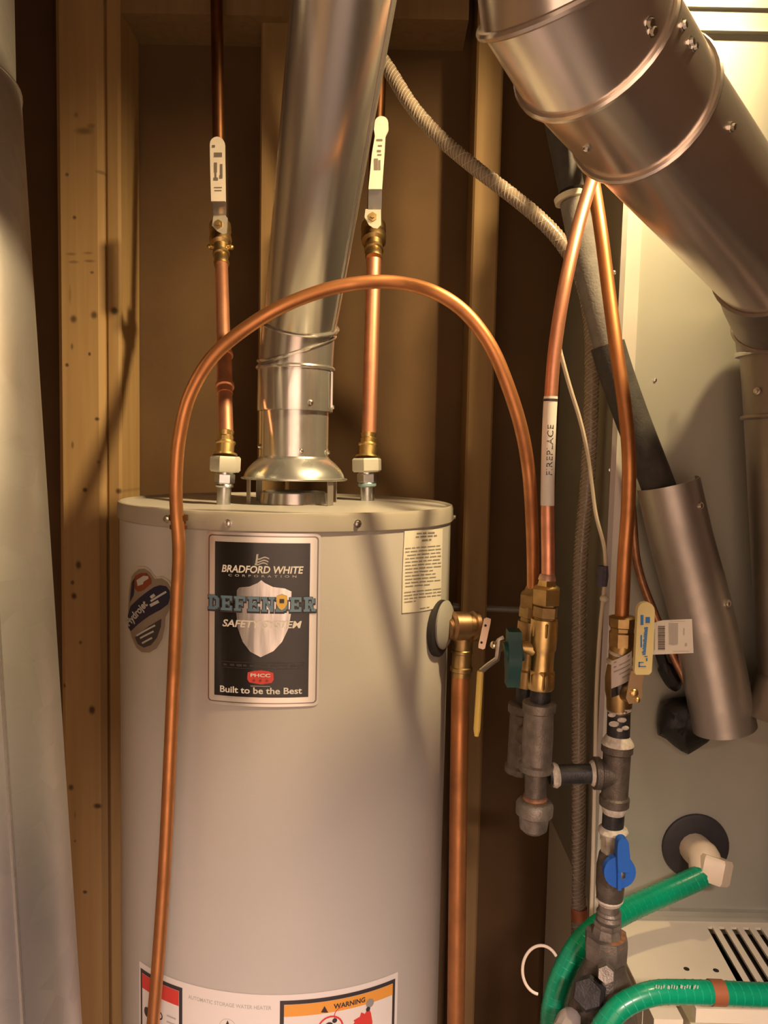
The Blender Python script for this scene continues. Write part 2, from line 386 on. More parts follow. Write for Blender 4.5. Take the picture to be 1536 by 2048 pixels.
# ================================================================== WATER HEATER
TY = 1.255; TR = 0.263
ax = P(577, 1200, TY); TX = ax.x
LZ = P(576, 1026, TY - TR).z            # lid rim height
def tanghit(px, py, r=TR):
    d = ray(px, py); ox, oy = CAM.x - TX, CAM.y - TY
    A = d.x * d.x + d.y * d.y; B = 2 * (ox * d.x + oy * d.y); C = ox * ox + oy * oy - r * r
    D = max(B * B - 4 * A * C, 0); t = (-B - math.sqrt(D)) / (2 * A)
    p = CAM + d * t
    return (math.atan2(p.x - TX, -(p.y - TY)), p.z)
def onT(u, z, off=0.0):
    """u = arc length from the tank's front line"""
    a = u / TR; r = TR + off
    return Vector((TX + r * math.sin(a), TY - r * math.cos(a), z))
def uvh(px, py):
    a, z = tanghit(px, py); return (a * TR, z)
heater = thing('water_heater', 'tall beige tank water heater with a black badge on its front', 'water heater', Vector((TX, TY, 0)))
SEAM = P(576, 1063, TY - TR).z
obj('jacket', MB().lathe((TX, TY, 0.02), (0, 0, 1), [(0, TR - .006), (0.006, TR), (SEAM - 0.02, TR), (SEAM - 0.0, TR)], 128, ref=(0, -1, 0)), TANK, heater)
obj('lid', MB().lathe((TX, TY, SEAM - 0.002), (0, 0, 1), [(0, TR + .0015), (0.002, TR + .0035), (LZ - SEAM - .003, TR + .0035), (LZ - SEAM + .001, TR + .002), (LZ - SEAM + .002, TR - .001), (LZ - SEAM - .001, TR - .005), (LZ - SEAM - .0065, TR - .009), (LZ - SEAM - .0055, TR - .08), (LZ - SEAM - .005, 0.0)], 128, ref=(0, -1, 0)), LIDM, heater)
LIDZ = LZ - 0.0065
for px, py in ((713, 1047), (909, 1032), (338, 1038), (458, 1046)):
    if px == 909: q = onT(R(86) * TR, P(907, 1032, TY).z, 0.0035)
    else:
        u, z = uvh(px, py); q = onT(u, z, 0.0035)
    screw(heater, q, (q.x - TX, q.y - TY, 0), 0.0042)

def polypatch(poly, off, n=28, seg_u=0.012):
    """vertical-convex outline in (u, z) laid on the tank"""
    us = [p[0] for p in poly]; a, b = min(us), max(us); n = max(2, min(n, int((b - a) / 0.004) + 2))
    eps = (b - a) * 1e-4; m = MB(); vs = []; fs = []
    xs = sorted(set([a + eps + (b - a - 2 * eps) * i / n for i in range(n + 1)] + [min(max(u, a + eps), b - eps) for u in us]))
    for u in xs:
        zz = []
        for i in range(len(poly)):
            (x0, z0), (x1, z1) = poly[i], poly[(i + 1) % len(poly)]
            if (x0 - u) * (x1 - u) <= 0 and x0 != x1: zz.append(z0 + (z1 - z0) * (u - x0) / (x1 - x0))
        vs.append(onT(u, min(zz), off)); vs.append(onT(u, max(zz), off))
    for i in range(len(xs) - 1): fs.append((2 * i, 2 * i + 2, 2 * i + 3, 2 * i + 1))
    return m.add(vs, fs)
def rrect(u0, z0, u1, z1, r=0.0, k=5):
    if r <= 0: return [(u0, z0), (u1, z0), (u1, z1), (u0, z1)]
    out = []
    for (cx, cz, a0) in ((u1 - r, z0 + r, -90), (u1 - r, z1 - r, 0), (u0 + r, z1 - r, 90), (u0 + r, z0 + r, 180)):
        for i in range(k + 1):
            a = R(a0 + 90 * i / k); out.append((cx + r * math.cos(a), cz + r * math.sin(a)))
    return out
def ell(cu, cz, ru, rz, n=20, rot=0):
    c, s = math.cos(rot), math.sin(rot); o = []
    for i in range(n):
        a = 2 * math.pi * i / n; x, y = ru * math.cos(a), rz * math.sin(a); o.append((cu + x * c - y * s, cz + x * s + y * c))
    return o
def ttext(s, cu, cz, wdt, hgt, off, shear=0.0, bold=0.0, space=1.0, rot=0.0, curve=None):
    vs, fs = text_mesh(s, shear, bold, space); c, sn = math.cos(rot), math.sin(rot); out = []
    for x, y in vs:
        a, b2 = (x - 0.5) * wdt, (y - 0.5) * hgt
        out.append(onT(cu + a * c - b2 * sn, cz + a * sn + b2 * c, off))
    return MB().add(out, fs)

# ---- the black badge
(ua, za), (ub, zb) = uvh(413, 1240), uvh(640, 1240)
zt_, zb_ = uvh(525, 1066)[1], uvh(525, 1413)[1]
BW = ub - ua; BH = zt_ - zb_; BU = (ua + ub) / 2; BZ = (zt_ + zb_) / 2
badge = obj('badge', polypatch(rrect(ua, zb_, ub, zt_, .007), .0012), CHROME, heater, label='black and silver maker badge')
def bu(x): return ua + BW * x          # badge fractions, y down
def bz(y): return zt_ - BH * y
obj('badge_line', polypatch(rrect(bu(.022), bz(.984), bu(.978), bz(.016), .005), .0015), mat('frame_shade', (0.30, 0.27, 0.25), 0.3, 0.8), badge)
obj('badge_border', polypatch(rrect(bu(.034), bz(.977), bu(.966), bz(.023), .004), .0018), CHROME, badge)
obj('badge_field', polypatch(rrect(bu(.085), bz(.945), bu(.905), bz(.055), .0), .0021), BLACK, badge)
sh = [(.29, .335), (.31, .318), (.40, .31), (.47, .288), (.50, .272), (.53, .288), (.60, .31), (.70, .318), (.755, .335), (.755, .45), (.735, .545), (.68, .625), (.61, .678), (.50, .715), (.41, .685), (.345, .63), (.30, .55), (.285, .45)]
obj('shield', polypatch([(bu(x - .005), bz(y - .005)) for x, y in sh], .0024), FOIL, badge)
obj('lettering', ttext('BRADFORD WHITE', bu(.50), bz(.207), BW * .70, BH * .043, .0028, .18, .025), WHITEP, badge, label='white maker name')
obj('lettering', ttext('CORPORATION', bu(.50), bz(.244), BW * .58, BH * .013, .0027, 0, .01, 1.9), LGREYP, badge)
obj('lettering', ttext('SAFETY SYSTEM', bu(.50), bz(.520), BW * .68, BH * .042, .0030, .2, .025), WHITEP, badge)
obj('lettering', ttext('Built to be the Best', bu(.495), bz(.905), BW * .71, BH * .038, .0027, 0, .02), WHITEP, badge)
fl = MB()
for k, (yy, xo) in enumerate(((.138, .0), (.155, -.006), (.17, -.012))):
    top = [(.45 + xo + .11 * i / 10, yy + .006 * math.sin(i / 10 * 6.28 + .5)) for i in range(11)]
    pl = [(bu(x), bz(y)) for x, y in top] + [(bu(x), bz(y + .008)) for x, y in reversed(top)]
    g = polypatch(pl, .0027); fl.add(g.v, g.f)
g = polypatch([(bu(.442), bz(.18)), (bu(.452), bz(.12)), (bu(.47), bz(.118)), (bu(.458), bz(.18))], .0027); fl.add(g.v, g.f)
obj('emblem', fl, LGREYP, badge)
ln = MB()
for y in (.742, .776):
    g = polypatch(rrect(bu(.15), bz(y + .003), bu(.87), bz(y)), .0024); ln.add(g.v, g.f)
for i in range(12):
    x = .17 + i * .058; g = polypatch(rrect(bu(x), bz(.768), bu(x + .03 + .01 * (i % 3)), bz(.755)), .0024); ln.add(g.v, g.f)
obj('faint_print', ln, mat('faint_print', (0.04, 0.034, 0.034), 0.4), badge)
rb = obj('red_emblem', polypatch([(bu(.385), bz(.80)), (bu(.44), bz(.79)), (bu(.50), bz(.786)), (bu(.56), bz(.79)), (bu(.605), bz(.80)), (bu(.608), bz(.84)), (bu(.59), bz(.858)), (bu(.50), bz(.868)), (bu(.40), bz(.858)), (bu(.382), bz(.84))], .0025), REDP, badge)
obj('lettering', ttext('PHCC', bu(.495), bz(.815), BW * .17, BH * .020, .0029, 0, .03), WHITEP, badge)
em = MB()
for x in (.44, .495, .55):
    g = polypatch(ell(bu(x), bz(.845), BW * .013, BH * .007, 8), .0029); em.add(g.v, g.f)
obj('emblem_marks', em, RUSTP, badge)
g = polypatch(rrect(bu(.41), bz(.881), bu(.58), bz(.876)), .0026); obj('faint_print', g, GREYP, badge)
# slab-serif name across the badge, built from bars
SL = {'D': [(0, 0, .62, .2), (0, .8, .62, 1), (.1, 0, .36, 1), (.66, .18, .92, .82), (.52, .06, .8, .28), (.52, .72, .8, .94)],
      'E': [(0, 0, .9, .18), (0, .82, .9, 1), (.1, 0, .36, 1), (.36, .41, .7, .59), (.72, 0, .9, .34), (.72, .66, .9, 1), (.58, .34, .7, .66)],
      'F': [(0, 0, .55, .18), (0, .82, .9, 1), (.1, 0, .36, 1), (.36, .41, .7, .59), (.72, .66, .9, 1), (.58, .34, .7, .66)],
      'N': [(0, 0, .45, .16), (.0, .84, .42, 1), (.1, 0, .3, 1), (.7, 0, .9, 1), (.55, .84, 1, 1)],
      'R': [(0, 0, .48, .18), (0, .82, .65, 1), (.1, 0, .36, 1), (.62, .56, .86, .9), (.36, .42, .7, .58), (.6, .0, .95, .16)]}
def slab(off, grow, mtl, nm, drop):
    m = MB(); x = 0.028; lw = .118
    for ch in 'DEFENDER':
        for (a0, b0, a1, b1) in SL[ch]:
            q = rrect(bu(x + a0 * lw * .93) - grow, bz(.447 - b0 * .085 + drop) - grow, bu(x + a1 * lw * .93) + grow, bz(.447 - b1 * .085 + drop) + grow)
            g = polypatch(q, off); m.add(g.v, g.f)
        if ch in 'NR':
            pl = [(.1, 1), (.34, 1), (.9, 0), (.66, 0)] if ch == 'N' else [(.4, .5), (.62, .5), (.92, 0), (.66, 0)]
            q = [(bu(x + a0 * lw * .93) + (grow if a0 > .5 else -grow), bz(.447 - b0 * .085 + drop)) for a0, b0 in pl]
            g = polypatch(q, off); m.add(g.v, g.f)
        x += lw
    return obj(nm, m, mtl, badge)
slab(.0027, .0012, DARKP, 'name_shadow', .006); slab(.0032, 0.0, BLUEP, 'badge_name', 0)
obj('gold_shield', polypatch([(bu(.625), bz(.357)), (bu(.67), bz(.345)), (bu(.715), bz(.357)), (bu(.715), bz(.40)), (bu(.695), bz(.425)), (bu(.67), bz(.437)), (bu(.645), bz(.425)), (bu(.625), bz(.40))], .0036), YELLOWP, badge)
obj('gold_shield_mark', polypatch(rrect(bu(.652), bz(.395), bu(.69), bz(.372)), .0039), DARKP, badge)

# ---- oval sticker at the left
def pp(lst, off): return polypatch([uvh(*q) for q in lst], off)
WB = [(262, 1150), (268, 1142), (278, 1134), (290, 1133), (302, 1140), (312, 1155), (326, 1153), (338, 1160), (346, 1172), (349, 1186), (348, 1205), (342, 1222), (335, 1235), (334, 1255), (328, 1280), (316, 1300), (300, 1309), (284, 1308), (272, 1298), (262, 1275), (256, 1250), (255, 1215), (257, 1180)]
stk = obj('oval_sticker', pp(WB, .0010), mat('sticker_edge', (0.55, 0.48, 0.38), 0.4), heater, label='dark oval energy sticker on the tank side')
cxx, cyy = 302, 1222
TB = [(cxx + (x - cxx) * .93, cyy + (y - cyy) * .955) for x, y in WB]
obj('sticker_field', pp(TB, .0014), TAUPE, stk)
obj('sticker_band', pp([(263, 1213), (285, 1192), (310, 1174), (322, 1170), (334, 1172), (341, 1181), (342, 1196), (338, 1208), (325, 1218), (300, 1232), (280, 1247), (264, 1262), (259, 1255), (258, 1230)], .0018), NAVY, stk)
obj('sticker_flag', pp([(272, 1152), (284, 1146), (296, 1146), (304, 1156), (306, 1166), (290, 1180), (278, 1184), (271, 1176)], .0018), RUSTP, stk)
obj('sticker_flash', pp([(276, 1160), (290, 1151), (299, 1152), (300, 1157), (290, 1163), (289, 1168), (278, 1172)], .0022), LGREYP, stk)
obj('sticker_shade', pp([(264, 1185), (266, 1165), (272, 1155), (270, 1190), (262, 1205)], .0020), NAVY, stk)
obj('sticker_base', pp([(272, 1275), (300, 1252), (325, 1237), (324, 1252), (316, 1275), (304, 1290), (290, 1295), (278, 1288)], .0018), DARKP, stk)
def ptext(s, p0, p1, hpx, off, **k):
    """text along the line p0-p1 (pixels) lying on the tank"""
    vs, fs = text_mesh(s, k.get('shear', 0), k.get('bold', .02), k.get('space', 1)); out = []
    dx, dy = p1[0] - p0[0], p1[1] - p0[1]; l = math.hypot(dx, dy); nx, ny = dy / l, -dx / l
    for x, y in vs:
        qx = p0[0] + dx * x + nx * hpx * (y - .3); qy = p0[1] + dy * x + ny * hpx * (y - .3)
        u, z = uvh(qx, qy); out.append(onT(u, z, off))
    return MB().add(out, fs)
obj('lettering', ptext('Hydrojet', (261, 1252), (299, 1208), 20, .0023, shear=.2, bold=.03), LGREYP, stk)
bars = MB()
def bar(p0, p1, h):
    dx, dy = p1[0] - p0[0], p1[1] - p0[1]; l = math.hypot(dx, dy); nx, ny = dy / l * h / 2, -dx / l * h / 2
    g = pp([(p0[0] - nx, p0[1] - ny), (p1[0] - nx, p1[1] - ny), (p1[0] + nx, p1[1] + ny), (p0[0] + nx, p0[1] + ny)], .0023); bars.add(g.v, g.f)
for a_, b_, h in (((304, 1195), (312, 1189), 6), ((304, 1202), (335, 1183), 4), ((303, 1211), (320, 1202), 6), ((276, 1271), (313, 1250), 3.5), ((283, 1276), (310, 1262), 3.5), ((287, 1286), (307, 1275), 3.5)): bar(a_, b_, h)
obj('sticker_text', bars, LGREYP, stk)

# ---- cream instruction sticker at upper right
IS = [(808, 1061), (884, 1057), (882, 1100), (880, 1150), (880, 1213), (842, 1222), (803, 1226), (804, 1150), (806, 1100)]
ins = obj('instruction_sticker', pp(IS, .0012), PAPER, heater, label='cream sticker with small print')
tx = MB()
def words(m, xa, ya, xb, yb, h, off=.0016, gap=2.0, wmin=6, wmax=18):
    l = math.hypot(xb - xa, yb - ya); s = 0
    while s < l - 3:
        e = min(l, s + random.uniform(wmin, wmax)); f0, f1 = s / l, e / l
        q = [(xa + (xb - xa) * f0, ya + (yb - ya) * f0 - h / 2), (xa + (xb - xa) * f1, ya + (yb - ya) * f1 - h / 2), (xa + (xb - xa) * f1, ya + (yb - ya) * f1 + h / 2), (xa + (xb - xa) * f0, ya + (yb - ya) * f0 + h / 2)]
        g = pp(q, off); m.add(g.v, g.f); s = e + gap
words(tx, 832, 1067, 872, 1065, 3.0); words(tx, 830, 1074, 872, 1071, 3.0); words(tx, 842, 1081, 861, 1079, 3.4)
for i in range(12):
    y = 1097 + i * 6.9; xe = 880 if i not in (7, 8, 9, 11) else (868, 874, 870, 0, 862)[i - 7]
    words(tx, 809 + (4 if i == 2 else 0), y, xe, y - (xe - 809) * .085, 2.0)
for i in range(4):
    y = 1185 + i * 6.4; xe = 880 if i < 3 else 830
    words(tx, 807, y, xe, y - (xe - 807) * .11, 2.0)
words(tx, 838, 1217, 857, 1214, 2.0)
obj('small_print', tx, mat('ink_grey', (0.27, 0.25, 0.22), 0.6), ins)

# ---- warning label round the foot of the frame
zlab = uvh(535, 1989)[1]
uL, zL = uvh(280, 1921); uR, zR = uvh(795, 1943)
def topz(u):
    # slightly crooked upper edge, through the three points read off the photograph
    um = uvh(535, 1989)[0]
    return zL + (zlab - zL) * (u - uL) / (um - uL) if u < um else zlab + (zR - zlab) * (u - um) / (uR - um)
um_, = (uvh(535, 1989)[0],)
# use a smooth quadratic instead of the broken line
def topz(u):
    l0 = (u - um_) * (u - uR) / ((uL - um_) * (uL - uR)); l1 = (u - uL) * (u - uR) / ((um_ - uL) * (um_ - uR)); l2 = (u - uL) * (u - um_) / ((uR - uL) * (uR - um_))
    return zL * l0 + zlab * l1 + zR * l2
def band(ua_, ub_, d0, d1, off, n=30):
    """strip hanging d0..d1 metres below the label's top edge"""
    vs = []; fs = []
    for i in range(n + 1):
        u = ua_ + (ub_ - ua_) * i / n; vs += [onT(u, topz(u) - d1, off), onT(u, topz(u) - d0, off)]
    for i in range(n): fs.append((2 * i, 2 * i + 2, 2 * i + 3, 2 * i + 1))
    return MB().add(vs, fs)
LH = 0.26
lab = obj('warning_label', band(uL, uR, 0, LH, .0010), LABELW, heater, label='white wraparound warning label with black boxed panels')
def px_u(x, y): return uvh(x, y)[0]
def boxed(ul, ur, d0, t, hd, hcol, nm):
    f = obj(nm, band(ul, ur, d0, LH - .01, .0014), DARKP, lab)
    obj('panel_paper', band(ul + t, ur - t, d0 + t, LH - .01 - t, .0018), LABELW, f)
    obj('panel_header', band(ul + t, ur - t, d0 + t, d0 + t + hd, .0022), hcol, f)
    return f
dl, dr = px_u(283, 1945), px_u(366, 1975)
fL = boxed(dl, dr, .0085, .0055, .022, REDP, 'danger_panel')
wl, wr = px_u(560, 2005), px_u(789, 1965)
fR = boxed(wl, wr, .008, .0055, .017, ORANGEP, 'caution_panel')
def ltext(s, cu, d, wd, hg, off, **k):
    vs, fs = text_mesh(s, k.get('shear', 0), k.get('bold', .01), k.get('space', 1)); out = []
    for x, y in vs:
        u = cu + (x - .5) * wd; out.append(onT(u, topz(u) - d + (y - .5) * hg, off))
    return MB().add(out, fs)
wm = wl + (wr - wl) * .53
obj('lettering', ltext('WARNING', wm + .004, .0225, .048, .0075, .0026, bold=.03), DARKP, fR)
tri = MB().add([onT(wm - .038, topz(wm - .038) - .028, .0026), onT(wm - .0275, topz(wm) - .0275, .0026), onT(wm - .033, topz(wm) - .0165, .0026)], [(0, 1, 2)])
obj('warning_triangle', tri, DARKP, fR)
obj('lettering', ltext('AUTOMATIC STORAGE WATER HEATER', (px_u(378, 1992) + px_u(543, 2010)) / 2, .018, px_u(543, 2010) - px_u(378, 1992), .0055, .0016), LGREYP, lab)
# pictograms cut by the frame's lower edge
def disc(cu, d, ro, ri, off, a0=0, a1=360, n=28):
    vs = []; fs = []
    for i in range(n + 1):
        a = R(a0 + (a1 - a0) * i / n)
        for r_ in (ri, ro):
            u = cu + r_ * math.cos(a); vs.append(onT(u, topz(u) - d + r_ * math.sin(a), off))
    for i in range(n): fs.append((2 * i, 2 * i + 1, 2 * i + 3, 2 * i + 2))
    return MB().add(vs, fs)
nc = px_u(660, 2040)
obj('prohibition_ring', disc(nc, .054, .019, .0165, .0026), REDP, fR)
obj('pictogram', MB().add(*(lambda g: (g.v, g.f))(disc(nc - .002, .050, .006, .0001, .0027))).add(*(lambda g: (g.v, g.f))(disc(nc + .006, .043, .0035, .0001, .0027))), DARKP, fR)
obj('hose_mark', disc(nc + .016, .036, .011, .0098, .0026, 80, 200), REDP, fR)
fb = px_u(735, 2030)
fl = MB()
vs = [onT(fb + x, topz(fb + x) - y, .0026) for x, y in ((-.030, .062), (-.022, .052), (-.024, .049), (-.014, .046), (-.012, .040), (-.006, .044), (.0, .036), (.004, .045), (.007, .060), (.004, .085), (-.03, .085))]
fl.add(vs, [tuple(range(len(vs)))[::-1]]); obj('flame_mark', fl, REDP, fR)
obj('pictogram', disc(fb + .002, .030, .0065, .0001, .0028), GREYP, fR)
obj('pictogram', disc(fb - .001, .038, .0035, .0001, .0029), DARKP, fR)
mc = px_u(456, 2040)
obj('dial_mark', disc(mc, .050, .012, .0113, .0015), LGREYP, lab)
obj('dial_pointer', MB().add([onT(mc - .004, topz(mc) - .050, .0016), onT(mc + .004, topz(mc) - .050, .0016), onT(mc, topz(mc) - .040, .0016)], [(0, 1, 2)]), DARKP, lab)
obj('lettering', ltext('TURN', mc, .0365, .010, .003, .0016), LGREYP, lab) if False else None
dc = px_u(297, 1998)
obj('pictogram', disc(dc, .068, .0075, .0001, .0024), DARKP, fL)
obj('pictogram', disc(px_u(322, 2008), .062, .006, .004, .0024), DARKP, fL)
pr = MB()
for k in range(4):
    g = band(px_u(336, 2000), px_u(354, 2010), .055 + .009 * k, .0575 + .009 * k, .0024, 4); pr.add(g.v, g.f)
obj('small_print', pr, LGREYP, fL)

# flue collar on the lid
fc = PZ(585, 995, LIDZ); 
FX, FY = P(589, 930, TY).x, TY
obj('flue_collar', MB().lathe((FX, FY, LIDZ - .002), (0, 0, 1), [(0, .060), (.004, .060), (.005, .055), (.022, .053), (.024, .051), (.02, .048), (0, .046)], 40), G_BRIGHT, heater)

# ================================================================== DRAFT HOOD AND VENT CONNECTOR
HB = P(589, 962, FY - .06).z; HT = P(589, 918, FY - .055).z
hood = thing('draft_hood', 'shiny flared draft hood standing on legs over the heater top', 'draft hood', Vector((FX, FY, LIDZ)))
prof = [(0, .0835), (.001, .086), (.003, .086), (.0045, .0815), (.010, .080), (.018, .0755), (.027, .068), (.034, .060), (.037, .0565), (.040, .0555)]
sc_ = (HT - HB + .004) / .040
obj('hood', MB().lathe((FX, FY, HB), (0, 0, 1), [(t * sc_, r) for t, r in prof] + [(.037 * sc_, .0535), (.016 * sc_, .073), (0, .081)], 56, caps=False), galv('hood_metal', (0.74, 0.75, 0.72), 0.22, 0.1), hood)
for ang in (-58, 52, 128, -125):
    a = R(ang); x, y = FX + .079 * math.sin(a), FY - .079 * math.cos(a)
    ex = Vector((math.cos(a), math.sin(a), 0)) * .0065; ey = Vector((-math.sin(a), math.cos(a), 0)) * .0008
    leg = MB().obox((x, y, (LIDZ + HB) / 2 + .004), ex, ey, (0, 0, (HB - LIDZ) / 2 + .004))
    f = Vector((math.sin(a), -math.cos(a), 0)); leg.obox(Vector((x, y, LIDZ + .001)) + f * .007, ex, f * .007, (0, 0, .001))
    obj('leg', leg, G_DULL, hood)
VZ0 = HT - .004
vent = thing('vent_connector', 'galvanized vent pipe rising from the draft hood and leaning towards the room', 'vent pipe', Vector((FX, FY, VZ0)))
z1 = P(592, 822, FY).z; z2 = P(593, 738, FY).z
obj('vent_collar', MB().lathe((FX, FY, VZ0), (0, 0, 1), [(0, .0545), (z1 - VZ0 + .012, .0545)], 48, caps=False), G_BRIGHT, vent)
obj('vent_sleeve', MB().lathe((FX, FY, z1), (0, 0, 1), [(-.001, .056), (-.001, .0605), (.001, .061), (z2 - z1, .060)], 48, caps=False), G_BRIGHT, vent)
obj('bead', MB().tube(ring((FX, FY, z2), (0, 0, 1), .061, (0, 0, 1)), .0032, 8, closed=True), G_BRIGHT, vent)
V0 = Vector((FX, FY, z2)); V1 = P(594, 697, FY); V2 = P(600, 650, FY - .010)
VE = P(687, 0, .90); VF = VE + (VE - V2) * 0.55
dirv = (VF - V2).normalized()
VR = .058
# gored elbow: rings of mitred sections
g1 = MB()
def mitre(rows):
    """rows: (point, axis, radius, plane normal) -> skin"""
    vs = []; fs = []; n = 48
    for (p, d, r, nm) in rows:
        vs += ring(p, d, r, nm, n)
    for k in range(len(rows) - 1):
        for i in range(n):
            j = (i + 1) % n; fs.append((k * n + i, k * n + j, (k + 1) * n + j, (k + 1) * n + i))
    return MB().add(vs, fs)
UPV = Vector((0, 0, 1))
nA = Vector((-0.32, -0.26, 1)); nB = Vector((0.12, -0.40, 1))
dm = (V2 - V0).normalized()
obj('elbow_gore', mitre([(V0, UPV, .060, UPV), (V1, UPV, .0605, nA)]), G_VENT, vent)
obj('elbow_gore', mitre([(V1, UPV, .0605, nA), (V2, UPV, .0595, nB)]), G_VENT, vent)
obj('bead', MB().tube(ring(V1, UPV, .0612, nA), .0030, 8, closed=True), G_BRIGHT, vent)
obj('bead', MB().tube(ring(V2, UPV, .0602, nB), .0028, 8, closed=True), G_BRIGHT, vent)
L_ = (VF - V2).length
obj('vent_pipe', MB().lathe(V2 - dirv * .02, dirv, [(0, .0575), (.02, .0580), (L_, .0585)], 56, caps=False), G_VENT, vent)
# folded seam along the pipe's right side
e_ = Vector((1, 0, 0)); e_ = (e_ - dirv * e_.dot(dirv)).normalized(); f_ = dirv.cross(e_)
sd = (e_ * math.cos(R(-28)) + f_ * math.sin(R(-28)))
if sd.y > 0: sd = (e_ * math.cos(R(28)) + f_ * math.sin(R(28)))
obj('seam', MB().tube([V2 + dirv * (.01 + L_ * .95 * i / 8) + sd * .0588 for i in range(9)], .0012, 6), G_VENT, vent)
for px, py, ctr, rr in ((601, 648, V2, .060),): 
    d = ray(px, py); 
    q = P(px, py, FY - .062); screw(vent, q, (q.x - FX, q.y - FY, 0), .0035)
for px, py, r_ in ((622, 804, .061), (602, 902, .0545)):
    a = math.asin(max(-1, min(1, (P(px, py, FY - .05).x - FX) / r_))); q = Vector((FX + r_ * math.sin(a), FY - r_ * math.cos(a), P(px, py, FY - r_).z)); screw(vent, q, (q.x - FX, q.y - FY, 0), .0035)
for px, py, r_, sg in ((669, 815, .061, 1), (664, 905, .0545, 1), (517, 893, .0545, -1)):
    q = Vector((FX + sg * r_, FY - .012, P(px, py, FY).z)); screw(vent, q, (sg, -.2, 0), .0035)
# tab strap down the sleeve's right side
q = Vector((FX + .060, FY - .014, (z1 + z2) / 2)); obj('strap', MB().obox(q, (.0015, 0, 0), (0, .006, 0), (0, 0, (z2 - z1) * .42)), G_VENT, vent)

# ================================================================== WATER LINES
def hexnut(m, p, d, l, r, rot=0.0):
    return m.lathe(p, d, [(0, r * .9), (l * .12, r), (l * .88, r), (l, r * .9)], 6, rot=rot)
def water_line(lbl, nip0, nip1, nut, adp, cop0, cop1, valve, hand, copl, wtop, blue):
    """points are (px, py, Y) up the line"""
    b0 = P(*nip0); t = thing('water_supply_line', lbl, 'water pipe', b0, 'copper water lines on the heater top')
    n1 = P(*nip1); d = (n1 - b0).normalized(); L = (n1 - b0).length; r = rp(28, nip0[2])
    m = MB().lathe(b0, d, [(0, r), (L * .55, r), (L * .56, r * 1.25), (L * .60, r * 1.3), (L * .66, r * 1.15), (L * .8, r * 1.25), (L, r * 1.25)], 20)
    obj('nipple', m, STEEL, t)
    hx = MB(); hexnut(hx, b0 + d * L * .66, d, L * .30, r * 1.45, .2); obj('hex_collar', hx, STEEL, t)
    if blue: obj('blue_ring', MB().lathe(b0 + d * L * .50, d, [(0, r * 1.05), (.002, r * 1.3), (.006, r * 1.3), (.008, r * 1.05)], 20), mat('pale_blue_plastic', (0.25, 0.38, 0.42), 0.4), t)
    p2 = P(*nut); L2 = (p2 - n1).length; hx = MB(); hexnut(hx, n1, d, L2, rp(61, nut[2]), .35); obj('union_nut', hx, NUTW, t)
    p3 = P(*adp); d3 = (p3 - p2).normalized(); L3 = (p3 - p2).length; ra = rp(36, adp[2])
    m = MB().lathe(p2, d3, [(0, ra * 1.35), (.003, ra * 1.35), (.0035, ra * .95), (L3 * .45, ra), (L3 * .5, ra * 1.12), (L3 * .56, ra * 1.12), (L3 * .6, ra * .85), (L3 * .75, ra * .9), (L3 * .8, ra * .8), (L3 * .98, ra * .9), (L3, ra * .8)], 20)
    ad = obj('brass_adapter', m, BRASS, t)
    p4 = P(*cop1); rc = rp(29, adp[2]); d4 = (p4 - p3).normalized(); L4 = (p4 - p3).length
    obj('copper_pipe', MB().lathe(p3 - d4 * .004, d4, [(0, rc), (L4 + .004, rc)], 20), COPPER, t)
    if copl:
        c0, c1 = copl; c0 = p3 + d4 * L4 * c0; lc = L4 * (c1 - copl[0])
        m = MB().lathe(c0, d4, [(0, rc), (0, rc * 1.1), (.012, rc * 1.08), (.0135, rc * 1.34), (.019, rc * 1.34), (.020, rc * 1.1), (lc - .02, rc * 1.1), (lc - .019, rc * 1.34), (lc - .0135, rc * 1.34), (lc - .012, rc * 1.12), (lc, rc * 1.1), (lc, rc)], 20)
        obj('press_coupling', m, COPPER, t)
    p5 = P(*valve); d5 = (p5 - p4).normalized(); L5 = (p5 - p4).length; rv = rc
    m = MB().lathe(p4, d5, [(0, rv * 1.15), (L5 * .06, rv * 1.25), (L5 * .12, rv * 1.1), (L5 * .22, rv * 1.1), (L5 * .24, rv * 1.35), (L5 * .30, rv * 1.35), (L5 * .33, rv * 1.1), (L5 * .45, rv * 1.25), (L5 * .5, rv * 1.7), (L5 * .62, rv * 1.8), (L5 * .75, rv * 1.6), (L5 * .8, rv * 1.75), (L5 * .96, rv * 1.75), (L5, rv * 1.1)], 16)
    vb = obj('valve_body', m, BRASS_D, t)
    if copl:
        for s in (-1, 1):
            lug = p4 + d5 * L5 * .42 + Vector((s * rv * 1.75, -.004, 0)); obj('drain_lug', MB().sphere(lug, .0048, 10, 6), BRASS, vb)
        obj('drain_bar', MB().cyl(p4 + d5 * L5 * .42 + Vector((-rv * 1.7, -.002, 0)), p4 + d5 * L5 * .42 + Vector((rv * 1.7, -.002, 0)), .0045, seg=10), BRASS_D, vb)
    # pipe above the valve
    pt = P(*wtop); d6 = (pt - p5).normalized()
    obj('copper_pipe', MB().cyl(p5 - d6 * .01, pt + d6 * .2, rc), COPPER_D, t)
    # handle: hub, neck and grip
    yh = hand['Y']
    def hp(px, py, dy=0.0): return P(px, py, yh + dy)
    hb = hand['hub']; m = MB()
    poly = [hp(x, y) for x, y in hb]; m.prism(poly, Vector((0, .003, 0)))
    hd = obj('valve_handle', m, mat('handle_plate', (0.80, 0.74, 0.62), 0.32, 0.7), t)
    c = hp(*hand['bolt']); rb_ = rp(18, yh)
    obj('handle_nut', MB().lathe(c, (0, -1, 0), [(0, rb_), (.003, rb_), (.0031, rb_ * .5), (.008, rb_ * .45)], 6), BRASS_D, hd)
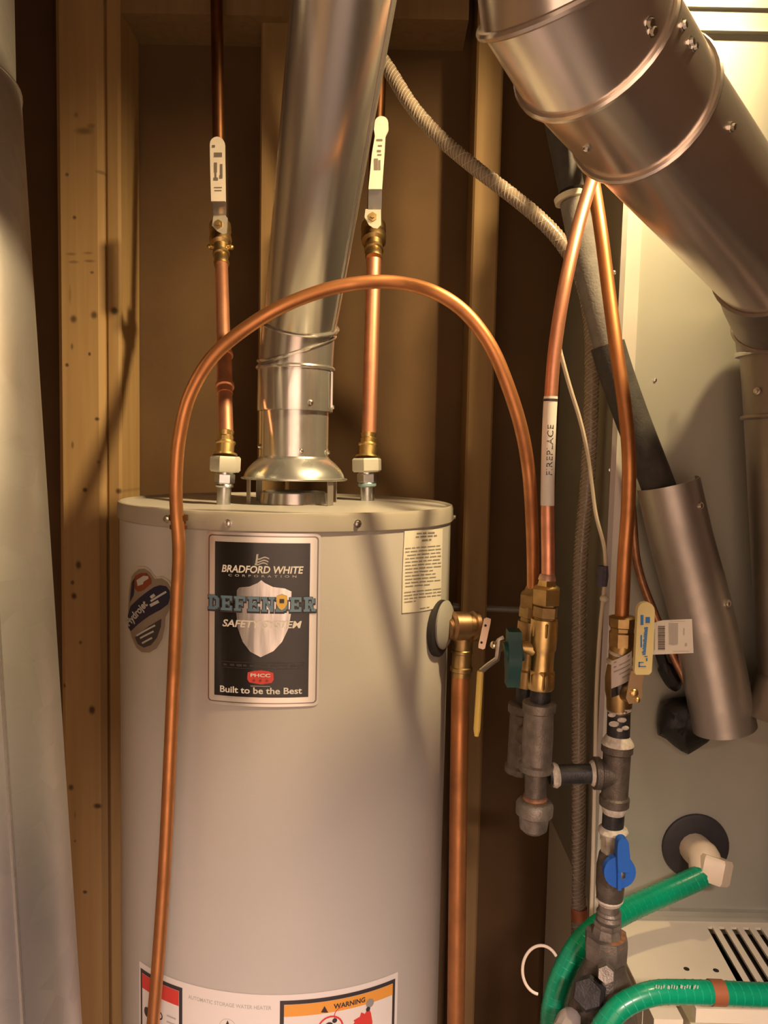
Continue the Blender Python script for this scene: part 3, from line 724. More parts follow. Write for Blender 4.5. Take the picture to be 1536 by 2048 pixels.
    obj('stem', MB().cyl(c + Vector((0, .003, 0)), c + Vector((0, .03, 0)), rb_ * .8, seg=14), BRASS_D, hd)
    nk = hand['neck']; obj('handle_neck', MB().prism([hp(x, y, dy) for x, y, dy in nk], Vector((0, .003, 0))), mat('bare_handle_steel', (0.40, 0.39, 0.42), 0.4, 0.8), hd)
    gp = hand['grip']; gy = hand['gdy']
    gr = obj('handle_grip', MB().prism([hp(x, y, gy + .004) for x, y in gp], Vector((0, -.007, 0))), HANDW, hd)
    m = MB()
    for (x0, y0, x1, y1) in hand['ink']:
        q = [hp(x, y, gy - .0036) for x, y in ((x0, y0), (x1, y0), (x1, y1), (x0, y1))]; m.add(q, [(0, 1, 2, 3)])
    obj('grip_print', m, mat('grip_ink', (0.16, 0.13, 0.11), 0.6), gr)
    return t
Yb = PZ(447, 1012, LIDZ).y
def arcpts(cx, cy, r, a0, a1, n=8): return [(cx + r * math.cos(R(a0 + (a1 - a0) * i / n)), cy - r * math.sin(R(a0 + (a1 - a0) * i / n))) for i in range(n + 1)]
hl_ = dict(Y=1.385, hub=[(427, 429), (449, 428), (455, 436), (453, 466), (447, 469), (434, 462), (424, 451)], bolt=(437, 449),
           neck=[(425, 404, -.022), (452, 404, -.022), (452, 430, 0), (427, 430, 0)], gdy=-.022,
           grip=arcpts(436, 291, 14.5, 0, 180) + [(422, 330), (424, 405), (452, 405), (451, 330)],
           ink=[(424, 290, 430, 295), (428, 305, 444, 314), (428, 325, 434, 345), (429, 345, 433, 360), (427, 355, 436, 361), (440, 328, 445, 352), (439, 350, 445, 357), (428, 374, 444, 376), (429, 380, 443, 382)])
hr_ = dict(Y=1.385, hub=[(731, 418), (762, 418), (762, 450), (755, 457), (747, 456), (738, 450), (729, 434)], bolt=(745, 434),
           neck=[(737, 379, -.022), (764, 379, -.022), (763, 419, 0), (736, 419, 0)], gdy=-.022,
           grip=arcpts(763, 249, 13.5, 0, 180) + [(748, 262), (750, 275), (744, 310), (737, 381), (764, 381), (769, 310), (771, 275), (777, 262)],
           ink=[(748, 317, 756, 340), (757, 320, 761, 340), (754, 300, 762, 304), (755, 308, 763, 311), (756, 290, 764, 293), (753, 278, 765, 282)])
water_line('copper water line left of the vent with upright white lever valve', (447, 1012, Yb), (450, 944, Yb), (450, 912, Yb), (452, 862, Yb + .01), None, (443, 531, 1.40), (440, 448, 1.45), hl_, (.20, .47), (433, -10, 1.50), False)
Yr = PZ(734, 1004, LIDZ).y
water_line('copper water line right of the vent with upright white lever valve', (735, 1004, Yr), (734, 944, Yr), (735, 916, Yr), (738, 866, Yr + .01), None, (748, 518, 1.40), (747, 450, 1.45), hr_, None, (765, -10, 1.50), True)

# ================================================================== RELIEF VALVE AND DISCHARGE PIPE
RX = P(925, 1250, 1.17)
rv = thing('relief_valve', 'brass pressure relief valve on the heater right side', 'relief valve', P(922, 1352, 1.17))
dsk = P(893, 1250, 1.17)
dn = Vector((dsk.x - TX, dsk.y - TY, 0)).normalized(); dn = (dn + Vector((.35, 0, 0))).normalized()
cc = onT(R(66) * TR, dsk.z, .002)
nn = Vector((math.sin(R(66)), -math.cos(R(66)), 0))
obj('opening_rim', MB().lathe(cc - nn * .004, nn, [(0, .043), (.007, .043), (.010, .038), (.010, .0)], 32), DARK, rv)
obj('escutcheon', MB().lathe(cc + nn * .006 + Vector((0, 0, .006)), nn, [(0, .036), (.003, .037), (.006, .033), (.010, .018), (.011, 0)], 32), mat('grey_plastic', (0.34, 0.33, 0.29), 0.4), rv)
vc = P(928, 1252, 1.165)
obj('inlet', MB().cyl(cc + nn * .01, vc, .016, seg=18), BRONZE, rv)
m = MB().lathe(P(902, 1252, 1.15), (P(958, 1252, 1.165) - P(902, 1252, 1.15)), [(0, .018), (.004, .022), (.026, .022), (.028, .019), (.034, .019), (.036, .023), (.042, .023), (.044, .017)], 20)
obj('valve_body', m, BRONZE, rv)
pa, pb = P(926, 1262, 1.165), P(922, 1352, 1.165); d = pb - pa; l = d.length
obj('outlet', MB().lathe(pa, d, [(0, .018), (l * .40, .0155), (l * .42, .0165), (l * .48, .0165), (l * .5, .015), (l * .78, .0155), (l * .80, .0175), (l * .88, .0175), (l * .90, .015), (l, .015)], 20), BRASS_D, rv)
lv = obj('test_lever', MB().prism([P(x, y, 1.14) for x, y in ((968, 1238), (973, 1235), (982, 1238), (981, 1246), (970, 1297), (966, 1299), (957, 1296), (957, 1289))], Vector((0, .0015, 0))), mat('lever_plate', (0.72, 0.55, 0.42), 0.35, 0.8), rv)
obj('lever_hole', MB().lathe(P(971, 1251, 1.14) + Vector((0, .0005, 0)), (0, -1, 0), [(0, .002), (.0008, .002)], 10), DARK, lv)
obj('lever_hole', MB().lathe(P(963, 1285, 1.14) + Vector((0, .0005, 0)), (0, -1, 0), [(0, .002), (.0008, .002)], 10), DARK, lv)
obj('lever_pin', MB().cyl(P(955, 1252, 1.155), P(967, 1250, 1.142), .0035, seg=10), BRONZE, rv)
dpipe = MB().tube(pix([(921, 1345, 1.165), (917, 1600, 1.165), (911, 2100, 1.165), (905, 2600, 1.165)]), rp(37, 1.165), 20)
tag(obj('discharge_pipe', dpipe, COPPER_O), 'straight copper discharge pipe down the right side of the heater', 'pipe')

# ================================================================== COPPER GAS TUBES
TUB = .0084
arch = thing('gas_tube', 'copper tube bent in a wide arch over the front of the heater', 'copper tube', P(305, 2048, .955), 'copper gas tubes')
ap = pix([(296, 2200, .955), (306, 2048, .960), (318, 1900, .965), (331, 1700, .970), (345, 1400, .972), (354, 1200, .972), (358, 1100, .970), (353, 1020, .968), (352, 960, .965), (358, 880, .96), (378, 795, .955), (420, 720, .945), (480, 665, .945), (560, 615, .945), (650, 580, .95), (730, 565, .955), (800, 566, .96), (870, 585, .95), (930, 625, .95), (980, 690, .95), (1015, 770, .955), (1043, 860, .965), (1058, 950, .98), (1064, 1050, 1.005), (1066, 1120, 1.02), (1066, 1190, 1.03)])
obj('tube', MB().tube(spline(ap, 8), TUB, 14), COPPER_O, arch)
ca, cb = P(357, 1058, .975), P(357, 1030, .975)
obj('tube_clamp', MB().lathe(ca, cb - ca, [(0, TUB), (0, TUB * 1.3), (.005, TUB * 1.3), (.006, TUB * 1.1), (.010, TUB * 1.1), (.011, TUB * 1.45), ((cb - ca).length, TUB * 1.45), ((cb - ca).length, TUB)], 18), COPPER_D, arch)
fp = thing('gas_tube', 'copper tube carrying a white FIREPLACE label', 'copper tube', P(1096, 1160, .975), 'copper gas tubes')
fpp = pix([(1235, -260, 1.16), (1240, 80, 1.14), (1225, 230, 1.10), (1190, 340, 1.05), (1160, 440, 1.005), (1132, 560, .98), (1112, 680, .975), (1102, 790, .975), (1097, 900, .975), (1095, 1010, .975), (1096, 1100, .975), (1096, 1165, .975)])
fps = spline(fpp, 8); obj('tube', MB().tube(fps, TUB, 14), COPPER, fp)
# wrap label
def wrapz(px_c, py0, py1, off, Y=.975, a0=-100, a1=62):
    vs = []; fs = []; n = 10; k = 12
    for i in range(n + 1):
        py = py0 + (py1 - py0) * i / n
        c = min(fps, key=lambda q: abs(q.z - P(1097, py, Y).z)); zz = P(1097, py, Y).z
        # interpolate centre
        for s in range(len(fps) - 1):
            if (fps[s].z - zz) * (fps[s + 1].z - zz) <= 0 and fps[s].z != fps[s + 1].z:
                c = fps[s].lerp(fps[s + 1], (zz - fps[s].z) / (fps[s + 1].z - fps[s].z)); break
        for j in range(k + 1):
            a = R(a0 + (a1 - a0) * j / k); r = TUB + off; vs.append(Vector((c.x + r * math.sin(a), c.y - r * math.cos(a), c.z)))
    for i in range(n):
        for j in range(k): fs.append((i * (k + 1) + j, (i + 1) * (k + 1) + j, (i + 1) * (k + 1) + j + 1, i * (k + 1) + j + 1))
    return MB().add(vs, fs)
lb = obj('pipe_label', wrapz(1097, 793, 1011, .0004), mat('label_white', (0.80, 0.76, 0.68), 0.5), fp, label='white printed label reading FIREPLACE')
obj('label_bar', wrapz(1100, 798, 803, .0007), DARKP, lb)
vs, fs = text_mesh('FIREPLACE', 0, 0, 1.05); out = []
for x, y in vs:
    py = 950 - (950 - 850) * x; zz = P(1097, py, .975).z; c = fps[-1]
    for s in range(len(fps) - 1):
        if (fps[s].z - zz) * (fps[s + 1].z - zz) <= 0 and fps[s].z != fps[s + 1].z:
            c = fps[s].lerp(fps[s + 1], (zz - fps[s].z) / (fps[s + 1].z - fps[s].z)); break
    a = R(-26 + 50 * (1 - y)); r = TUB + .0007
    out.append(Vector((c.x + r * math.sin(a), c.y - r * math.cos(a), c.z)))
obj('lettering', MB().add(out, fs), DARKP, lb)
gt = pix([(1105, -260, 1.17), (1125, 60, 1.14), (1150, 200, 1.12), (1180, 330, 1.09), (1200, 450, 1.05), (1217, 580, 1.03), (1233, 700, 1.01), (1250, 820, 1.0), (1258, 920, .99), (1256, 1020, .985), (1249, 1120, .98), (1243, 1245, .98)])
tag(obj('gas_tube', MB().tube(spline(gt, 8), .0090, 14), COPPER_O), 'plain copper tube bowing down to the valve with the paper tag', 'copper tube', 'copper gas tubes')

# ================================================================== GAS MANIFOLD
YM = .975
def stack(parent, name, p0, p1, prof, m, seg=22, rot=0.0):
    """prof: (fraction, width in px)"""
    a = P(*p0); b = P(*p1); L = (b - a).length; Ym = (p0[2] + p1[2]) / 2
    return obj(name, MB().lathe(a, b - a, [(f * L, rp(wd, Ym)) for f, wd in prof], seg, rot=rot), m, parent)
# -- front brass ball valve with the teal handle
fv = thing('gas_valve', 'brass gas valve with a teal tee handle under the FIREPLACE tube', 'gas valve', P(1083, 1378, YM), 'gas valves')
stack(fv, 'flare_nut', (1092, 1208, YM), (1094, 1158, YM), [(0, 56), (.06, 60), (.62, 60), (.68, 54), (.75, 42), (1, 34)], BRASS, 6, .3)
stack(fv, 'solder_bead', (1094, 1160, YM), (1095, 1148, YM), [(0, 36), (.6, 33), (1, 28)], mat('solder_haze', (0.75, 0.48, 0.36), 0.45, 0.8))
stack(fv, 'adapter', (1089, 1242, YM), (1092, 1208, YM), [(0, 44), (.2, 44), (.25, 51), (.85, 51), (.9, 40), (1, 40)], BRASS_D, 6, .1)
stack(fv, 'valve_body', (1080, 1378, YM), (1089, 1238, YM), [(0, 50), (.02, 54), (.22, 55), (.26, 50), (.30, 48), (.54, 48), (.58, 54), (.72, 55), (.74, 55), (1, 54)], BRASS, 20)
hxb = MB(); 
stack(fv, 'hex_end', (1081, 1374, YM), (1083, 1338, YM), [(0, 54), (.08, 57), (.92, 57), (1, 54)], BRASS, 6, .5)
stack(fv, 'hex_end', (1087, 1272, YM), (1089, 1242, YM), [(0, 54), (.08, 57), (.92, 57), (1, 54)], BRASS, 6, .5)
stack(fv, 'valve_bonnet', (1078, 1298, YM), (1040, 1294, YM), [(0, 34), (.4, 32), (.6, 24), (1, 22)], BRASS, 14)
# tee handle seen edge-on
th = MB(); y0 = YM
ctr = P(1026, 1315, y0); zt2 = P(1023, 1260, y0).z - ctr.z; zb2 = P(1016, 1370, y0).z - ctr.z
hw = rp(26, y0)
# profile in the Y-Z plane (butterfly), thick along X
prof = [(-.012, zt2), (.012, zt2), (.013, zt2 * .55), (.020, .006), (.020, -.008), (.013, zb2 * .55), (.011, zb2), (-.011, zb2), (-.013, zb2 * .55), (-.020, -.008), (-.020, .006), (-.013, zt2 * .55)]
th.prism([(ctr.x - hw, ctr.y + y, ctr.z + z) for y, z in prof], Vector((hw * 2, 0, 0)))
tho = obj('valve_handle', th, TEAL, fv)
obj('handle_cap', MB().cyl(P(1010, 1306, y0), P(1044, 1300, y0), rp(44, y0) , seg=20), TEAL, tho)
# -- rear brass valve with the yellow lever
YR = 1.03
rvv = thing('gas_valve', 'brass gas valve with a yellow lever hanging left, behind the teal one', 'gas valve', P(1048, 1372, YR), 'gas valves')
stack(rvv, 'flare_nut', (1065, 1215, YR), (1067, 1172, YR), [(0, 52), (.06, 56), (.62, 56), (.7, 50), (.78, 40), (1, 32)], BRASS_D, 6, .3)
stack(rvv, 'adapter', (1062, 1245, YR), (1065, 1213, YR), [(0, 44), (.3, 44), (.35, 52), (1, 52)], BRASS_D, 6)
stack(rvv, 'valve_body', (1053, 1372, YR), (1062, 1242, YR), [(0, 52), (.25, 54), (.28, 48), (.7, 48), (.73, 54), (1, 52)], BRASS_D)
stack(rvv, 'valve_stem', (1050, 1292, YR), (984, 1290, YR - .02), [(0, 34), (.35, 30), (.4, 20), (.72, 18), (.73, 26), (.82, 26), (.83, 12), (1, 12)], BRASS, 10)
obj('lever_bolt', MB().sphere(P(988, 1290, YR - .022), .0055, 10, 6), mat('bolt_bright', (0.9, 0.78, 0.55), 0.2, 1.0), rvv)
lp = pix([(1008, 1276, YR - .03), (999, 1280, YR - .03), (997, 1300, YR - .03), (994, 1318, YR - .032), (975, 1332, YR - .035), (962, 1343, YR - .037)])
lv = MB(); rr_ = [(q, .0045) for q in lp]
lv.tube(lp, .0038, 8); lvo = obj('valve_handle', lv, mat('lever_steel', (0.62, 0.55, 0.48), 0.35, 0.9), rvv)
g0, g1_ = P(961, 1342, YR - .037), P(953, 1472, YR - .037)
obj('handle_grip', MB().tube([g0, g0.lerp(g1_, .05), g0.lerp(g1_, .9), g1_], [.0042, .0044, .0046, .0028], 10), YELLOW, lvo)

man = thing('gas_manifold', 'dark iron tees, nipples and drip cap below the brass valves', 'gas pipe', P(1068, 1665, YM))
stack(man, 'nipple', (1079, 1412, YM), (1082, 1376, YM), [(0, 42), (1, 42)], IRON_B)
stack(man, 'tee', (1072, 1542, YM), (1079, 1402, YM), [(0, 58), (.015, 70), (.10, 72), (.125, 61), (.5, 63), (.84, 59), (.865, 67), (.98, 68), (1, 58)], IRON_L, 28)
stack(man, 'tee', (1042, 1545, YR), (1050, 1405, YR), [(0, 56), (.02, 68), (.10, 69), (.13, 59), (.84, 58), (.87, 67), (.98, 67), (1, 56)], IRON, 28)
stack(man, 'nipple', (1050, 1412, YR), (1053, 1366, YR), [(0, 40), (1, 40)], IRON_B)
pa, pb = P(1066, 1470, YM), P(1046, 1470, YR); obj('nipple', MB().cyl(pa, pb, .014), IRON, man)
stack(man, 'nipple', (1070, 1605, YM), (1072, 1540, YM), [(0, 44), (.2, 46), (.3, 44), (1, 46)], IRON, 22)
stack(man, 'thread', (1070, 1607, YM), (1070, 1590, YM), [(0, 48), (.2, 52), (.4, 47), (.6, 51), (.8, 46), (1, 48)], RUST)
stack(man, 'drip_cap', (1066, 1664, YM), (1070, 1600, YM), [(0, 38), (.12, 56), (.5, 62), (.56, 66), (.58, 76), (.86, 77), (.95, 70), (1, 60)], IRON_L, 24)
# crossover
stack(man, 'nipple', (1098, 1549, YM), (1190, 1547, YM), [(0, 40), (1, 40)], IRON_B)
stack(man, 'dope_ring', (1103, 1551, YM), (1118, 1550, YM), [(0, 46), (.5, 52), (1, 42)], DOPE)
stack(man, 'dope_ring', (1180, 1547, YM), (1190, 1547, YM), [(0, 44), (.6, 54), (1, 52)], DOPE)
YN = .975
stack(man, 'tee', (1228, 1612, YN), (1235, 1484, YN), [(0, 50), (.02, 60), (.14, 61), (.17, 54), (.83, 56), (.86, 64), (.97, 64), (1, 56)], IRON, 28)
stack(man, 'tee_branch', (1186, 1546, YN), (1228, 1548, YN), [(0, 56), (.04, 66), (.30, 66), (.36, 58), (1, 54)], IRON, 24)
stack(man, 'nipple', (1236, 1486, YN), (1238, 1418, YN), [(0, 46), (1, 46)], IRON_B)
stack(man, 'dope_ring', (1235, 1488, YN), (1236, 1470, YN), [(0, 66), (.3, 62), (.9, 48), (1, 46)], DOPE)
for k, (x, y, rr_) in enumerate(((1228, 1448, 9), (1244, 1440, 8), (1250, 1456, 7), (1224, 1430, 7), (1240, 1460, 6))):
    obj('dope_smear', MB().sphere(P(x, y, YN - .0138), rp(rr_ * 2, YN), 8, 5, (1.2, .35, .7)), DOPE, man)
stack(man, 'nipple', (1225, 1660, YN), (1228, 1612, YN), [(0, 44), (1, 44)], IRON_B)
stack(man, 'dope_ring', (1227, 1626, YN), (1228, 1612, YN), [(0, 44), (.5, 48), (1, 52)], DOPE)

# -- right ball valve with cream handle and paper tag
yv = thing('gas_valve', 'brass gas valve with a cream grip handle beside the paper tag', 'gas valve', P(1238, 1420, YN), 'gas valves')
stack(yv, 'flare_nut', (1243, 1292, YN), (1245, 1232, YN), [(0, 50), (.08, 52), (.45, 52), (.5, 46), (.62, 48), (.66, 54), (.95, 55), (1, 44)], BRASS_D, 8, .2)
stack(yv, 'valve_body', (1238, 1424, YN), (1243, 1290, YN), [(0, 46), (.04, 50), (.2, 52), (.3, 58), (.5, 60), (.68, 54), (.72, 48), (.8, 50), (1, 48)], BRASS_D, 20)
for k, (y, wd, tw) in enumerate(((1310, 54, .2), (1318, 56, -.3), (1326, 55, .15), (1412, 50, .1), (1418, 50, -.2))):
    stack(yv, 'dope_ring', (1241 - k * .5, y + 4, YN), (1242 - k * .5 + tw * 8, y - 3, YN), [(0, wd - 4), (.3, wd), (.7, wd), (1, wd - 4)], DOPE)
# sticker on the body
vs = []; fs = []
for i in range(9):
    for j in range(9):
        a = R(-52 + 80 * j / 8); r = rp(61, YN) + .0004
        px, py = 1240 + j * 2.2, 1390 - i * 9 + j * -3
        c = P(1241, py, YN); vs.append(Vector((c.x + r * math.sin(a), c.y - r * math.cos(a), c.z)))
for i in range(8):
    for j in range(8): fs.append((i * 9 + j, i * 9 + j + 1, (i + 1) * 9 + j + 1, (i + 1) * 9 + j))
so = obj('valve_sticker', MB().add(vs, fs), mat('sticker_white', (0.66, 0.58, 0.54), 0.5), yv)
sf = [f for k, f in enumerate(fs) if k // 8 in (0, 1) ]
lift = Vector((0, -.0004, 0)); obj('sticker_base', MB().add([v + lift for v in vs], sf), BLACK, so)
stx = MB()
for i in range(5):
    for j in range(1, 7):
        if random.random() < .75: stx.add([vs[(i + 3) * 9 + j].lerp(vs[(i + 4) * 9 + j], .3) + lift, vs[(i + 3) * 9 + j + 1].lerp(vs[(i + 4) * 9 + j + 1], .3) + lift, vs[(i + 3) * 9 + j + 1].lerp(vs[(i + 4) * 9 + j + 1], .6) + lift, vs[(i + 3) * 9 + j].lerp(vs[(i + 4) * 9 + j], .6) + lift], [(0, 1, 2, 3)])
obj('small_print', stx, GREYP, so)
YH = YN - .045
obj('valve_stem', MB().cyl(P(1245, 1386, YN), P(1268, 1388, YH + .006), .011, seg=14), BRASS_D, yv)
hd = obj('valve_handle', MB().prism([P(x, y, YH) for x, y in ((1262, 1342), (1290, 1342), (1284, 1372), (1286, 1392), (1276, 1406), (1258, 1408), (1252, 1396))], Vector((0, .003, 0))), mat('brassy_plate', (0.58, 0.42, 0.24), 0.35, 0.9), yv)
obj('handle_nut', MB().sphere(P(1268, 1386, YH), .0058, 10, 6, (1, .7, 1)), BRASS, hd)
obj('handle_lug', MB().sphere(P(1274, 1400, YH), .0040, 10, 6), BRASS, hd)
gp = arcpts(1288, 1219, 17, 0, 180) + [(1269, 1260), (1265, 1340), (1268, 1346), (1294, 1346), (1299, 1340), (1304, 1260)]
gr = obj('handle_grip', MB().prism([P(x, y, YH + .003) for x, y in gp], Vector((0, -.008, 0))), HANDY, hd)
ink = MB(); yi = YH - .0054
for k in range(14):
    y = 1255 + k * 4; x = 1296 - k * .35; ink.add([P(x - 8 + (k % 3), y, yi), P(x, y - 1, yi), P(x, y + 2.4, yi), P(x - 8 + (k % 2) * 2, y + 3, yi)], [(0, 1, 2, 3)])
for (x0, y0, x1, y1) in ((1281, 1230, 1287, 1250), (1291, 1234, 1300, 1246), (1281, 1270, 1284, 1295), (1292, 1316, 1295, 1322), (1277, 1324, 1280, 1334), (1277, 1332, 1292, 1334), (1277, 1324, 1287, 1326), (1289, 1312, 1295, 1314)):
    ink.add([P(x0, y0, yi), P(x1, y0, yi), P(x1, y1, yi), P(x0, y1, yi)], [(0, 1, 2, 3)])
obj('grip_print', ink, BLUEINK, gr)
# paper tag
YT = YH + .012
def tg(px, py, o=0.0):
    f = (px - 1300) / 85.0; return P(px, py, YT + .006 * math.sin(f * 2.2) + o)
vs = []; fs = []
for i in range(11):
    f = i / 10; x = 1290 + 94 * f
    yt = 1252 - 4 * f - 10 * min(1, f / .35); yb = 1310 - 4 * f
    x2 = x + (0 if f < .9 else 0)
    vs += [tg(x, yt), tg(x + f * 3, yb)]
for i in range(10): fs.append((2 * i, 2 * i + 1, 2 * i + 3, 2 * i + 2))
pt = MB().add(vs, fs); vb = [v + Vector((0, .0004, 0)) for v in vs]; pt.add(vb, [f[::-1] for f in fs])
pto = tag(obj('paper_tag', pt, mat('tag_paper', (0.78, 0.72, 0.68), 0.6)), 'white paper price tag with barcode hanging from the cream valve handle', 'tag')
bc = MB()
def tq(x0, y0, x1, y1): bc.add([tg(x0, y0, -.0004), tg(x1, y0, -.0004), tg(x1, y1, -.0004), tg(x0, y1, -.0004)], [(0, 1, 2, 3)])
yy = 1252
for k in range(11):
    h = (2, 4, 2, 3, 5, 2, 2, 4, 3, 2, 4)[k]; tq(1316, yy, 1330, yy + h); yy += h + 2.2 - .8
obj('barcode', bc, mat('tag_ink', (0.18, 0.15, 0.14), 0.6), pto)
bc = MB(); tq(1338, 1246, 1356, 1288); tq(1308, 1258, 1310, 1300); tq(1367, 1256, 1369, 1270); tq(1370, 1286, 1374, 1292); tq(1346, 1302, 1378, 1303); tq(1340, 1242, 1370, 1243)
obj('small_print', bc, mat('tag_pale_ink', (0.48, 0.43, 0.41), 0.6), pto)

# -- valve with the blue handle
bv = thing('gas_valve', 'small gas valve with a round blue lever handle above the iron union', 'gas valve', P(1217, 1850, YN), 'gas valves')
stack(bv, 'valve_end', (1223, 1705, YN), (1226, 1656, YN), [(0, 44), (.5, 48), (.55, 52), (1, 54)], mat('dope_covered_brass', (0.62, 0.55, 0.42), 0.5, 0.4, var=0.3, vscale=120), 8)
stack(bv, 'dope_ring', (1226, 1668, YN), (1226, 1652, YN), [(0, 54), (.4, 62), (.7, 58), (1, 46)], DOPE)
stack(bv, 'valve_body', (1219, 1800, YN), (1223, 1703, YN), [(0, 46), (.05, 54), (.3, 58), (.7, 58), (.95, 50), (1, 44)], IRON, 20)
YB = YN - .036
bc_ = P(1240, 1745, YB)
def bq(px, py): return P(px, py, YB)
m = MB().prism([bq(1240 + 32 * math.cos(R(a)), 1745 - 32 * math.sin(R(a))) for a in range(0, 360, 15)], Vector((0, .009, 0)))
bh = obj('valve_handle', m, BLUE, bv)
gp = arcpts(1241, 1679, 11, 0, 180) + [(1229, 1700), (1231, 1735), (1256, 1735), (1254, 1700)]
obj('handle_lever', MB().prism([P(x, y, YB + .004) for x, y in gp], Vector((0, -.012, 0))), BLUE, bh)
obj('handle_rib', MB().prism([P(x, y, YB) for x, y in ((1233, 1735), (1240, 1735), (1240, 1776), (1233, 1776))], Vector((0, -.006, 0))), BLUE, bh)
obj('handle_screw', MB().lathe(P(1243, 1750, YB) + Vector((0, .001, 0)), (0, -1, 0), [(0, .0048), (.003, .0048), (.0035, .003)], 6), SCREW, bh)
obj('valve_stem', MB().cyl(P(1235, 1745, YB + .008), P(1224, 1748, YN), .009, seg=12), IRON, bv)
un = thing('pipe_union', 'rusty black iron union and heavy fittings at the foot of the gas pipe', 'gas pipe', P(1205, 2060, YN))
stack(un, 'nipple', (1214, 1862, YN), (1219, 1796, YN), [(0, 42), (1, 42)], IRON_L)
stack(un, 'dope_ring', (1219, 1806, YN), (1219, 1790, YN), [(0, 46), (.5, 56), (1, 48)], DOPE)
stack(un, 'thread', (1217, 1842, YN), (1218, 1820, YN), [(0, 46), (.3, 52), (.6, 46), (.8, 52), (1, 46)], IRON_L)
stack(un, 'union_neck', (1213, 1878, YN), (1216, 1842, YN), [(0, 66), (.3, 62), (.7, 54), (.8, 58), (1, 56)], IRON_L, 8)
stack(un, 'rust_ring', (1213, 1878, YN), (1213, 1868, YN), [(0, 84), (1, 78)], RUST)
stack(un, 'union_nut', (1211, 1916, YN), (1213, 1868, YN), [(0, 80), (.1, 88), (.75, 90), (1, 88)], IRON_L, 8, .2)
stack(un, 'shoulder', (1206, 1980, YN), (1211, 1914, YN), [(0, 120), (.3, 112), (.6, 92), (.8, 84), (1, 80)], IRON, 24)
stack(un, 'cross_body', (1198, 2130, YN), (1206, 1976, YN), [(0, 150), (.4, 152), (.6, 146), (.9, 128), (1, 118)], IRON, 28)
stack(un, 'plug', (1212, 1944, YN - .03), (1212, 1950, YN - .06), [(0, 40), (1, 34)], IRON_L, 6)
a_, b_ = P(1180, 1985, YN - .03), P(1172, 1990, YN - .055); obj('side_boss', MB().lathe(a_, b_ - a_, [(0, .022), (.012, .022), (.016, .018), (.02, .018)], 6), IRON_B, un)
a_, b_ = P(1145, 2030, YN - .02), P(1128, 2060, YN - .04); obj('tape_patch', MB().lathe(a_, b_ - a_, [(0, .012), (.01, .016), (.03, .014)], 10), mat('grey_tape', (0.30, 0.26, 0.24), 0.6), un)

# ================================================================== COIL CASING AND FURNACE
CY = 1.20
cl_t = P(1256, 450, CY); cl_b = P(1205, 1500, CY)
FZ = P(1300, 1838, CY).z; CXL = P(1222, 950, CY).x; CZT = P(1450, 70, CY).z; CXR = 1.02
case = thing('coil_casing', 'galvanized sheet metal coil cabinet at the right', 'cabinet', Vector((CXL, CY, FZ)))
sl = (cl_t.x - cl_b.x) / (cl_t.z - cl_b.z)                 # the cabinet stands a little out of plumb
def cx(z): return cl_b.x + sl * (z - cl_b.z)
zb0, zt0 = FZ + .004, CZT
m = MB(); xa, xb = cx(zb0), cx(zt0)
m.add([(xa, CY, zb0), (CXR, CY, zb0), (CXR, CY, zt0), (xb, CY, zt0), (xa, 1.62, zb0), (CXR, 1.62, zb0), (CXR, 1.62, zt0), (xb, 1.62, zt0)], [(0, 1, 2, 3), (4, 7, 6, 5), (0, 3, 7, 4), (1, 5, 6, 2), (3, 2, 6, 7), (0, 4, 5, 1)])
obj('casing_panel', m, G_CASE, case)
# corner flange, bright folded strip
m = MB(); 
def strip(z0, z1, o0, o1, th):
    a0, a1 = cx(z0), cx(z1)
    q = [(a0 + o0, CY, z0), (a0 + o1, CY, z0), (a1 + o1, CY, z1), (a1 + o0, CY, z1)]
    return [Vector(v) for v in q], Vector((0, -th, 0))
q, e = strip(zb0, zt0, -.004, .020, .004); m.prism([v for v in q], e)
obj('corner_flange', m, galv('flange_metal', (0.84, 0.81, 0.72), 0.34, 0.04, 40, 0.04, 0.03, 0.5), case)
m = MB(); q, e = strip(zb0, zt0, -.011, -.003, .008); m.prism(q, e); obj('corner_fold', m, G_DULL, case)
# top ledge
zl = P(1450, 70, CY).z; z2_ = P(1450, 22, CY).z
m = MB().box((xb, CY - .012, zl), (CXR, CY + .1, zl + .006)).box((xb, CY - .004, zl + .006), (CXR, CY + .1, z2_)); obj('top_ledge', m, G_CASE, case)
obj('upper_plenum', MB().box((xb + .005, CY + .01, z2_), (CXR, 1.62, 2.49)), G_DULL, case)
obj('plenum_hem', MB().box((xb, CY - .010, z2_), (CXR, CY + .08, z2_ + .008)), G_CASE, case)
for px, py in ((1228, 545), (1243, 590), (1222, 940), (1222, 1012), (1218, 1085), (1310, 760)):
    screw(case, P(px, py, CY - .004 if px < 1300 else CY), (0, -1, 0), .0025)
# bottom seam of the casing over the furnace
m = MB().box((cx(FZ) + .01, CY - .010, FZ + .012), (CXR, CY, FZ + .020)).box((cx(FZ) + .01, CY - .004, FZ), (CXR, CY, FZ + .012)); obj('bottom_rail', m, G_CASE, case)

fur = thing('furnace', 'cream furnace cabinet with slotted top shelf at the lower right', 'furnace', Vector((CXL + .3, 1.1, 0)))
FYF = PZ(1330, 2006, FZ).y           # front edge of the shelf
fx0 = P(1210, 1850, CY).x
xs_ = fx0
obj('cabinet_body', MB().box((fx0, FYF + .01, 0.0), (CXR, 1.62, FZ - .016)), FURN, fur)
